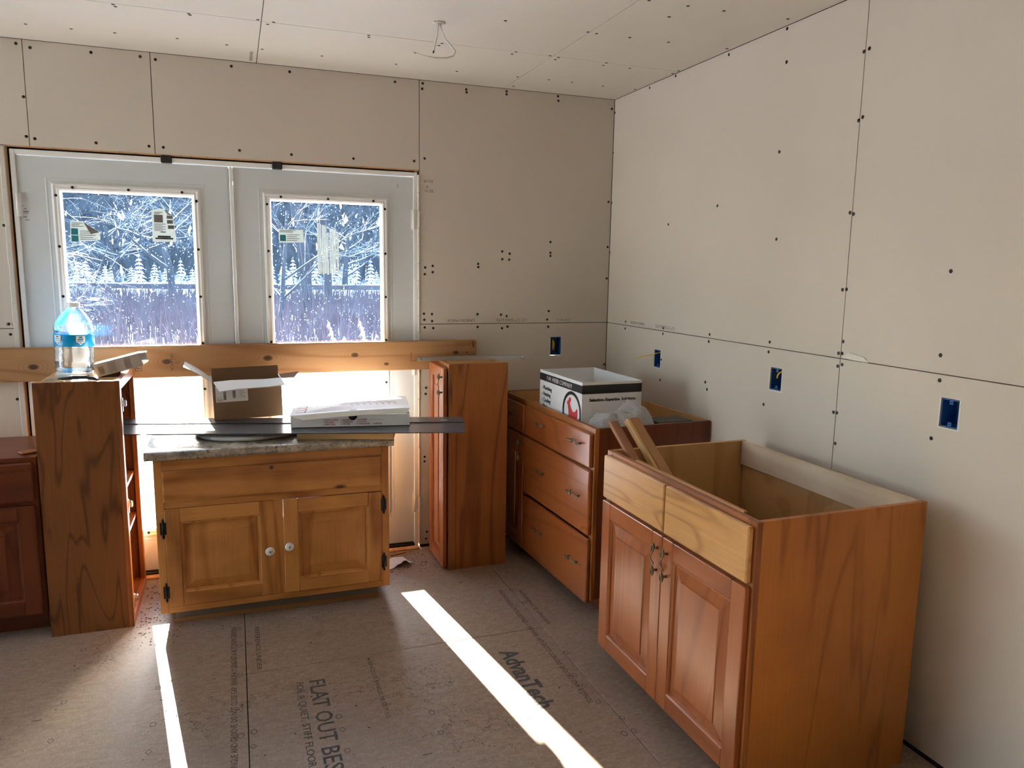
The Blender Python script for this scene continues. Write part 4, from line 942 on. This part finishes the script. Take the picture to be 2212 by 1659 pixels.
B().tube([(-.075, .01, .012), (-.03, .004, .016), (.02, .0, .018), (.055, -.004, .012), (.068, -.006, .004)], [.008, .010, .010, .009, .005], 8, flat=.7).build('grip', 'black', ut)
B().quadslab([(-.135, .004, .006), (-.070, .000, .014), (-.070, .022, .014), (-.130, .016, .006)], .0025).build('blade', 'steel', ut)
pc = thing('steel_scraper', 'flat steel scraper lying on the open tall cabinet beside the knife', 'hand tool', (-2.665, -.405, TZ))
B().quadslab([(-.06, -.03, .012), (.03, -.015, .020), (.03, .012, .020), (-.06, .0, .012)], .002).build('blade', 'steel', pc)
B().tube([(.025, -.001, .016), (.09, .004, .014)], [.008, .010], 8, flat=.6).build('grip', 'blackmetal', pc)
br = B().lathe([(.006, 0), (.009, 0), (.009, .008), (.007, .009), (.007, .018), (.0055, .018)], (0, 0, .009), 10, 'X').build('brass_fitting', 'brass'); br.location = (-2.665, -.505, TZ); tag(br, 'tiny brass fitting lying on the open tall cabinet', 'fitting')
# ---- metal channel on the right tall cabinet
mc = thing('steel_channel', 'galvanised steel channel lying across the top of the narrow-door tall cabinet', 'metal rail', (-1.155, -.215, 1.0515), 0, rot=(0, 0, math.radians(-1.5)))
B().box(0, .565, 0, .030, 0, .002).box(0, .565, 0, .002, .002, .019).box(0, .565, .028, .030, .002, .019).build('channel', 'steel', mc)
for x in (.006, .545): bx('rivet_plate', 'hinge', mc, x, x + .016, -.0012, 0, .003, .017, bev=.0005)
B().tube([(0, .01, .004), (-.02, .008, .002), (-.034, .006, -.001), (-.034, .004, .025), (-.033, .004, .045)], .0011, 5).build('wire', 'blackmetal', mc)
B().tube([(.562, .008, .004), (.585, .006, .0), (.60, .004, .010), (.625, .004, .022), (.61, .004, .012), (.638, .002, .020)], .0013, 5).build('wire', 'steel', mc)

# ---- white company box and things in the drawer base
wbx = thing('company_carton', 'white open carton with black bands and F.W. WEBB COMPANY print, in the drawer base', 'box', (-.4235, -.650, .790), math.radians(1.0))
w, l, h = .302, .473, .230
b = B().box(-w / 2, w / 2, -l / 2, -l / 2 + .004, 0, h).box(-w / 2, w / 2, l / 2 - .004, l / 2, 0, h).box(-w / 2, -w / 2 + .004, -l / 2 + .004, l / 2 - .004, 0, h).box(w / 2 - .004, w / 2, -l / 2 + .004, l / 2 - .004, 0, h).box(-w / 2 + .004, w / 2 - .004, -l / 2 + .004, l / 2 - .004, 0, .004)
b.build('carton', 'white_card', wbx)
e = .0008
bx('printed_band', 'ink', wbx, -w / 2 - e, -w / 2, -l / 2, l / 2, h - .050, h - .014); bx('printed_band', 'ink', wbx, -w / 2, w / 2, -l / 2 - e, -l / 2, h - .052, h - .012)
xl = -w / 2 - .0011; Xl = (0, -1, 0)
text('F.W. WEBB COMPANY', .030, 'paper', wbx, (xl, l / 2 - .085, h - .042), Xl, up, sx=.95)
for i, s in enumerate(('Plumbing', 'Heating', 'Cooling', 'Pipe')):
    text('\u2022 ' + s if False else '- ' + s, .028, 'ink', wbx, (xl, l / 2 - .028, h - .092 - i * .0305), Xl, up, sx=1.0, bold=.012)
text('Selection. Expertise. Solutions.',   .0188, 'ink', wbx, (-w / 2 + .036, -l / 2 - .0011, h - .086), (1, 0, 0), up, bold=.035, sx=1.02)
fnL = lambda a, b_, w_: (xl - w_, l / 2 - a, b_)
ca, cz_ = .372, h - .150
P = []; F = []
for i in range(41):
    a = 2 * math.pi * i / 40
    for r in (.098, .082):
        aa = min(ca + r * math.cos(a), l - .001); P.append(fnL(aa, max(cz_ + r * .98 * math.sin(a), .001), 0))
for i in range(40): F.append((2 * i, 2 * i + 2, 2 * i + 3, 2 * i + 1))
B().add(P, F).build('logo_ring', 'ink', wbx)
hx = [(-.035, .052), (-.024, .066), (-.008, .063), (-.012, .050), (-.020, .038), (-.010, .020), (.008, .006), (.022, .004), (.040, .010), (.052, .024), (.060, .020), (.062, -.008), (.056, -.030), (.045, -.030), (.040, -.06), (-.036, -.06), (-.030, -.02), (-.034, .006), (-.042, .028), (-.050, .034), (-.049, .042)]
B().prism([(ca + a, cz_ + b_) for a, b_ in hx], fnL, -.0003, .0003).build('logo_figure', 'red', wbx)
B().prism([(ca + .008 + .050 * math.cos(i * .314), cz_ - .045 + .040 * math.sin(i * .314)) for i in range(20)], fnL, .0003, .0006).build('logo_disc', 'red', wbx)
text('WEBB', .046, 'paper', wbx, (xl - .0008, l / 2 - ca + .036, cz_ - .058), Xl, (0, .12, 1), bold=.03, sx=.66)
def blob(name, mat, dims, seed, amp, sub=4, flat=None):
    bm = bmesh.new(); bmesh.ops.create_icosphere(bm, subdivisions=sub, radius=1); rr = random.Random(seed)
    lo_, hi_ = flat or (1.5, 6)
    ph = [(rr.uniform(lo_, hi_), Vector((rr.uniform(-1, 1), rr.uniform(-1, 1), rr.uniform(-1, 1))).normalized(), rr.uniform(0, 6)) for _ in range(9)]
    for v in bm.verts:
        n = sum(abs(math.sin(f * v.co.dot(d) * 1.6 + p)) for f, d, p in ph) / len(ph)
        c = v.co * (1 + amp * (n - .6)); v.co = Vector((c.x * dims[0], c.y * dims[1], max(c.z * dims[2], 0)))
    me = bpy.data.meshes.new(name); bm.to_mesh(me); bm.free(); me.materials.append(M[mat])
    for p in me.polygons: p.use_smooth = True
    return put(name, me)
P = []; F = []; NU, NV = 56, 34
for i in range(NU + 1):
    for j in range(NV + 1):
        u, v = i / NU, j / NV
        hp = float(np.interp(u, [0, .06, .2, .36, .5, .68, .86, 1], [.010, .062, .098, .094, .106, .142, .118, .040]))
        vp = math.sin(math.pi * min(max(v, .0), 1)) ** .45
        z = hp * vp + .016 * abs(math.sin(7.5 * u + 5 * v)) * vp - .012 * abs(math.sin(4 * u - 6.2 * v + 1)) * vp + .010 * abs(math.sin(15 * u + 2.2 * v * v * 4)) * vp
        P.append((-.285 * .5 + .285 * u + .012 * math.sin(v * 7), -.062 + .134 * v + .004 * math.sin(u * 11), max(z, .001)))
for i in range(NU):
    for j in range(NV): F.append((i * (NV + 1) + j, (i + 1) * (NV + 1) + j, (i + 1) * (NV + 1) + j + 1, i * (NV + 1) + j + 1))
bw = B().add(P, F, smooth=True).build('bubble_wrap', 'bubble'); bw.location = (-.420, -.976, .790)
tag(bw, 'crumpled clear bubble wrap bundled beside the white carton in the drawer base', 'bubble wrap')
bw2 = blob('foam_scrap', 'white_card', (.022, .02, .018), 9, .5, 2); bw2.location = (-.53, -.335, .790); tag(bw2, 'small white plastic lump behind the white carton', 'scrap')
sc = bx('grey_rod', 'card_pale', None, -.006, .006, -.006, .006, 0, .125, bev=.002); sc.location = (-.252, -.72, .790); tag(sc, 'thin upright pale stick behind the white carton', 'stick')
for i, (dx, dy, dz, lb_) in enumerate(((0, 0, 0, 'lowest dark tray with a pale rim in the drawer base'), (-.008, .004, .0125, 'middle dark tray of the small stack in the drawer base'), (-.016, .006, .025, 'top dark tray of the small stack in the drawer base'))):
    o = B().box(-.092, .092, -.062, .062, 0, .0125, bev=.004).build('dark_tray', 'darkglass'); o.location = (-.148 + dx, -.962 + dy, .8112 + dz); o.rotation_euler = (0, 0, .03 * i)
    tag(o, lb_, 'tray', 'stack of dark trays')
o = B().box(-.105, .105, -.068, .068, 0, .021, bev=.003).build('flat_carton', 'card'); o.location = (-.150, -.962, .7902); tag(o, 'flat brown carton under the stack of dark trays', 'box')
o = B().quadslab([(-.08, -.05, .006), (.10, -.06, .010), (.09, .06, .004), (-.07, .05, .008)], .002, 3, 2, lambda u, v: .006 * math.sin(u * 5 + v * 3)).build('cardboard_scrap', 'card'); o.location = (-.48, -.28, .792); tag(o, 'torn brown cardboard scrap inside the far end of the drawer base', 'scrap')
# ---- floor litter
rr = random.Random(11); P = []; F = []
for i in range(9):
    for j in range(6): P.append((i * .0155, j * .022, .002 + .034 * max(0, 1 - abs(i - 5) / 4) * (.6 + .5 * rr.random()) * (1 - .12 * j)))
for i in range(8):
    for j in range(5): F.append((i * 6 + j, i * 6 + j + 1, (i + 1) * 6 + j + 1, (i + 1) * 6 + j))
pp = B().add(P, F).add([(p[0], p[1], p[2] - .0015) for p in P], F).build('paper_scrap', 'paper'); pp.location = (-1.315, -.265, .001); pp.rotation_euler = (0, 0, .25); tag(pp, 'crumpled white paper scrap on the floor beside the pine vanity', 'paper')
b = B(); rr = random.Random(21)
for i in range(420):
    if i < 190: x, y = rr.gauss(-2.37, .06), rr.uniform(-.75, -.05)
    elif i < 300: x, y = rr.uniform(-1.38, -1.05), rr.uniform(-.35, -.04)
    else: x, y = rr.uniform(-2.9, -.75), rr.uniform(-2.2, -.1)
    if x < -2.44 and y > -.56: continue
    s_ = rr.uniform(.002, .007); a = rr.uniform(0, 3.1); ca_, sa = math.cos(a) * s_, math.sin(a) * s_
    b.add([(x - ca_, y - sa, .0005), (x + ca_, y + sa, .0005), (x + sa * .5, y - ca_ * .5, .0012), (x - sa * .4, y + ca_ * .4, .0035)], [(0, 1, 2), (0, 3, 1), (1, 3, 2), (2, 3, 0)])
o = b.build('floor_debris', 'brownink'); tag(o, 'dark crumbs and wood chips scattered over the subfloor', 'debris', kind='stuff')
o = bx('wood_splinter', 'stick', None, -.045, .045, -.006, .006, .0005, .007); o.location = (-1.235, -.075, 0); o.rotation_euler = (0, 0, .3); tag(o, 'flat wood splinter on the floor by the door threshold', 'wood scrap')

# ================================================================== OUTDOORS
def terr(x, y):
    z = -.42 + .05 * math.sin(x * .9 + y * .5) + .04 * math.sin(x * .37 - y * .8)
    z += .22 * math.exp(-((y - 9 - .15 * x) / 2.2) ** 2) * (1 + .3 * math.sin(x * 1.7))
    z -= .25 * (1 / (1 + math.exp(-(y - 13)))) * (1 - 1 / (1 + math.exp(-(y - 38) * .5)))
    for yc, hh in ((43, .55), (50, .75)): z += hh * math.exp(-((y - yc) / 1.0) ** 2)
    if y > 60: z += (y - 60) * .12
    return z
ys = [.16 + .25 * i for i in range(60)] + [15.5 + .9 * i for i in range(50)] + [61 + 3 * i for i in range(8)]
xs = [-46 + 1.0 * i for i in range(34)] + [-12 + .5 * i for i in range(44)] + [10.5 + 1.2 * i for i in range(28)]
P = [(x, y, terr(x, y) + R_.uniform(-.012, .012)) for y in ys for x in xs]; n = len(xs)
F = [(j * n + i, j * n + i + 1, (j + 1) * n + i + 1, (j + 1) * n + i) for j in range(len(ys) - 1) for i in range(n - 1)]
b = B().add(P, F, smooth=True); struct(b.build('snow_ground', 'snow'), 'sunlit snow-covered ground outside the glazed doors')
b = B().box(-60, 50, -45, .12, -.8, -.55); struct(b.build('snow_yard', 'snow'), 'snow-covered yard around the house')
P = []; F = []; hx_ = [-75 + 5 * i for i in range(31)]; hy = [80 + 4 * i for i in range(16)]
for y in hy:
    for x in hx_: P.append((x, y, 1.0 + (y - 80) * .2 + 2.5 * math.sin(x * .05 + y * .03) + R_.uniform(-.5, .5)))
n = len(hx_); F = [(j * n + i, j * n + i + 1, (j + 1) * n + i + 1, (j + 1) * n + i) for j in range(15) for i in range(n - 1)]
struct(B().add(P, F, smooth=True).build('wooded_hill', 'hill'), 'dark wooded hillside rising beyond the road')

def conifer(seed, tiers=9, nb=11):
    rr = random.Random(seed); b = B()
    b.tube([(0, 0, -.03), (0, 0, .5), (0, 0, .98)], [.018, .012, .002], 5)
    for t in range(tiers):
        z = .10 + .86 * t / tiers; r = .26 * (1 - t / tiers) ** .8 + .02
        for k in range(nb):
            a = 2 * math.pi * (k + rr.random()) / nb; L = r * rr.uniform(.7, 1.15); ca_, sa = math.cos(a), math.sin(a); wd = .035 * (1 - .5 * t / tiers)
            dz = -L * rr.uniform(.25, .55)
            b.add([(0, 0, z + .03), (ca_ * L * .6 - sa * wd, sa * L * .6 + ca_ * wd, z + dz * .5), (ca_ * L, sa * L, z + dz), (ca_ * L * .6 + sa * wd, sa * L * .6 - ca_ * wd, z + dz * .5), (ca_ * L * .5, sa * L * .5, z + dz * .3 + .03)], [(0, 1, 4), (1, 2, 4), (2, 3, 4), (3, 0, 4)])
    return b
cmesh = [conifer(i).mesh('conifer') for i in range(3)]
for m in cmesh: m.materials.append(M['conifer'])
fmesh = [m.copy() for m in cmesh]
for m in fmesh: m.materials.clear(); m.materials.append(M['snowfir'])
rr = random.Random(5); k = 0
for row, y in enumerate((63.5, 68, 72.5, 77)):
    x = -40 + 2.2 * (row % 2)
    while x < 44:
        o = put('hillside_conifer', cmesh[k % 3]); k += 1
        hgt = rr.uniform(24.2, 26.6); zb_ = terr(x, y) if y < 80 else 1.0 + (y - 80) * .2 + 2.5 * math.sin(x * .05 + y * .03)  # heights raised so the unseen tops shade the snow
        o.location = (x, y, zb_ - .6); o.scale = (7.4, 7.4, hgt); o.rotation_euler = (0, 0, rr.uniform(0, 6))
        tag(o, 'tall dark snow-dusted conifer on the far wooded hillside', 'tree', 'dark conifers on the far hillside'); x += rr.uniform(4.35, 4.6)
x = -22
while x < 20:
    o = put('young_fir', fmesh[k % 3]); k += 1; hgt = rr.uniform(1.7, 2.9); y = 54.6 + 2.4 * (k % 2)
    o.location = (x, y, terr(x, y) - .05); o.scale = (2.3, 2.3, hgt); o.rotation_euler = (0, 0, rr.uniform(0, 6))
    tag(o, 'young snow-covered fir in the row behind the road', 'tree', 'young snowy firs behind the road'); x += rr.uniform(.68, .95)
# roadside guard rail
gr = thing('guard_rail', 'low dark guard rail between the two snow banks', 'guard rail', (0, 46.5, terr(0, 46.5)))
B().box(-45, 45, -.05, .05, .42, .72).build('rail', 'trunk', gr)
x = -44
while x < 45: bx('post', 'trunk', gr, x, x + .18, .05, .2, -.3, .75); x += 3.8

def bare_tree(seed, hgt, r0, depth=5, droop=0.0, spread=.6, lean=(0, 0), nbr=3, first=.3):
    rr = random.Random(seed); b = B()
    def grow(p, d, L, r, lv):
        n = 4; pts = [p]; rad = [r]
        for i in range(n):
            d = (d + Vector((rr.uniform(-.16, .16), rr.uniform(-.16, .16), rr.uniform(-.10, .12) - droop * lv * .06))).normalized()
            p = p + d * (L / n); pts.append(p); rad.append(r * (1 - .55 * (i + 1) / n))
        b.tube(pts, rad, 5 if lv < 2 else 4 if lv < 3 else 3, caps=False)
        if lv >= depth: return
        for i in range(nbr + (2 if lv == 0 else 0)):
            t = rr.uniform(first, 1) if lv == 0 else rr.uniform(.25, 1); q = int(t * n); q = min(q, n - 1); f = t * n - q
            bp = pts[q].lerp(pts[q + 1], f); dd = (pts[q + 1] - pts[q]).normalized()
            o_ = Vector((rr.uniform(-1, 1), rr.uniform(-1, 1), rr.uniform(-.2, .5))); o_ = (o_ - dd * o_.dot(dd)).normalized()
            grow(bp, (dd * (1 - spread) + o_ * spread + Vector((0, 0, -droop * .25 * lv))).normalized(), L * rr.uniform(.48, .72), rad[q] * .55, lv + 1)
    grow(Vector((0, 0, 0)), Vector((lean[0], lean[1], 1)).normalized(), hgt, r0, 0)
    return b
TRUNKS = []
def tree(name, label, seed, x, y, hgt, r0, mat='bark', group=None, **kw):
    TRUNKS.append((x, y, r0, *kw.get('lean', (0, 0))))
    o = bare_tree(seed, hgt, r0, **kw).build(name, mat); o.location = (x, y, terr(x, y) - .2); tag(o, label, 'tree', group); return o
tree('bare_maple', 'leafless snow-dusted tree with spreading branches by the guard rail', 3, -4.7, 36, 4.2, .22, depth=5, spread=.62, nbr=4, first=.35)
tree('pole_tree', 'tall dark bare trunk standing in the brush beside the slim sapling', 12, .75, 27, 9.5, .20, mat='trunk', depth=2, spread=.25, nbr=1, first=.8)
tree('pole_tree', 'tall dark bare trunk in the brush, behind the torn residue on the glass', 17, 1.75, 29, 9.0, .21, mat='trunk', depth=2, spread=.25, nbr=1, first=.8)
tree('slim_tree', 'slim leaning snowy tree growing in the brush', 23, -.75, 22, 4.2, .10, depth=4, spread=.5, lean=(.1, 0), nbr=4)
tree('slim_tree', 'slim upright snowy sapling between the leaning tree and the dark trunks', 29, .35, 24.5, 4.4, .09, depth=4, spread=.35, nbr=4)
tree('snowy_bough_tree', 'tree with long drooping snow-laden boughs behind the water jug', 41, -7.2, 14, 3.4, .16, depth=5, droop=.55, spread=.80, lean=(.35, -.1), nbr=5, first=.2)
tree('snowy_bough_tree', 'snow-laden branching tree standing further back behind the drooping boughs', 47, -8.5, 20, 4.2, .18, depth=5, droop=.4, spread=.78, lean=(.25, 0), nbr=5, first=.2)
tree('background_tree', 'leafless grey tree standing between the guard rail and the young firs', 53, 5.5, 51.5, 4.5, .25, depth=4, nbr=4)
tree('background_tree', 'leafless forked tree standing between the guard rail and the young firs', 59, -9, 51.5, 4.5, .25, depth=4, nbr=4)
# brush
b = B(); rr = random.Random(31)
for i in range(11500):
    y = 12 + 26 * rr.random() ** .8; x = -2 + (y + 4) * rr.uniform(-.42, .42); z = terr(x, y)
    if any(abs(x - tx - a * .7) < .45 + tr_ + abs(a) * .6 and abs(y - ty - c_ * .7) < .45 + tr_ for tx, ty, tr_, a, c_ in TRUNKS): continue
    hh = rr.uniform(.6, 1.45) * (1.15 if rr.random() < .15 else .9)
    r = .0035 + .00045 * y * rr.uniform(.6, 1.2); lx, ly = rr.gauss(0, .16) * hh, rr.gauss(0, .16) * hh
    b.add([(x - r, y, z - .05), (x + r, y, z - .05), (x, y + r, z - .05), (x + lx * .4 - r, y + ly * .4, z + hh * .6), (x + lx * .4 + r, y + ly * .4, z + hh * .6), (x + lx * .4, y + ly * .4 + r, z + hh * .6), (x + lx, y + ly, z + hh)],
          [(0, 1, 4, 3), (1, 2, 5, 4), (2, 0, 3, 5), (3, 4, 6), (4, 5, 6), (5, 3, 6)])
o = b.build('dry_brush', 'brush'); tag(o, 'thicket of dry reddish-brown brush standing in the snow', 'brush', kind='stuff')
b = B()
for i in range(1500):
    y = 6.5 + 4.9 * rr.random(); x = -2 + (y + 4) * rr.uniform(-.4, .4); z = terr(x, y); hh = rr.uniform(.15, .55); r = .003
    lx, ly = rr.gauss(0, .3) * hh, rr.gauss(0, .3) * hh
    b.add([(x - r, y, z - .03), (x + r, y, z - .03), (x, y + r, z - .03), (x + lx, y + ly, z + hh)], [(0, 1, 3), (1, 2, 3), (2, 0, 3)])
o = b.build('dry_grass', 'reed'); tag(o, 'thin dry grass stalks poking through the near snow', 'grass', kind='stuff')
# plumed reeds
def reed(seed):
    rr = random.Random(seed); b = B(); lx = rr.uniform(-.18, .18)
    pts = [(0, 0, 0), (lx * .2, 0, .5), (lx * .6, 0, .95), (lx * 1.6, .03, 1.25)]; b.tube(pts, [.006, .005, .004, .003], 4)
    for i in range(26):
        t = rr.random(); x, z = lx * (.7 + .9 * t), .98 + .27 * t; a = rr.uniform(-1, 1); L = .05 + .05 * (1 - t)
        b.add([(x, 0, z), (x + L * a + .012, .02 * a, z - L * .5), (x + L * a, -.02 * a, z - L * .75 - .01), (x - .01, .01, z - .03)], [(0, 1, 2), (0, 2, 3), (1, 3, 2), (0, 3, 1)])
    me = b.mesh('plumed_reed'); me.materials.append(M['reed']); return me
rms = [reed(i) for i in range(4)]
for i, (x, y, s_) in enumerate(((-.62, 4.6, .86), (-.50, 5.2, .95), (-.95, 5.0, .80), (-.35, 4.4, .80), (-.15, 5.0, .85), (-.8, 5.8, .9), (-.25, 6.0, .92))):
    o = put('plumed_reed', rms[i % 4]); o.location = (x, y, terr(x, y) - .02); o.scale = (s_ * .6, s_ * .6, s_ * 1.05); tag(o, 'dry plumed reed in the snow outside the door with torn residue', 'reed', 'plumed reeds outside the doors')
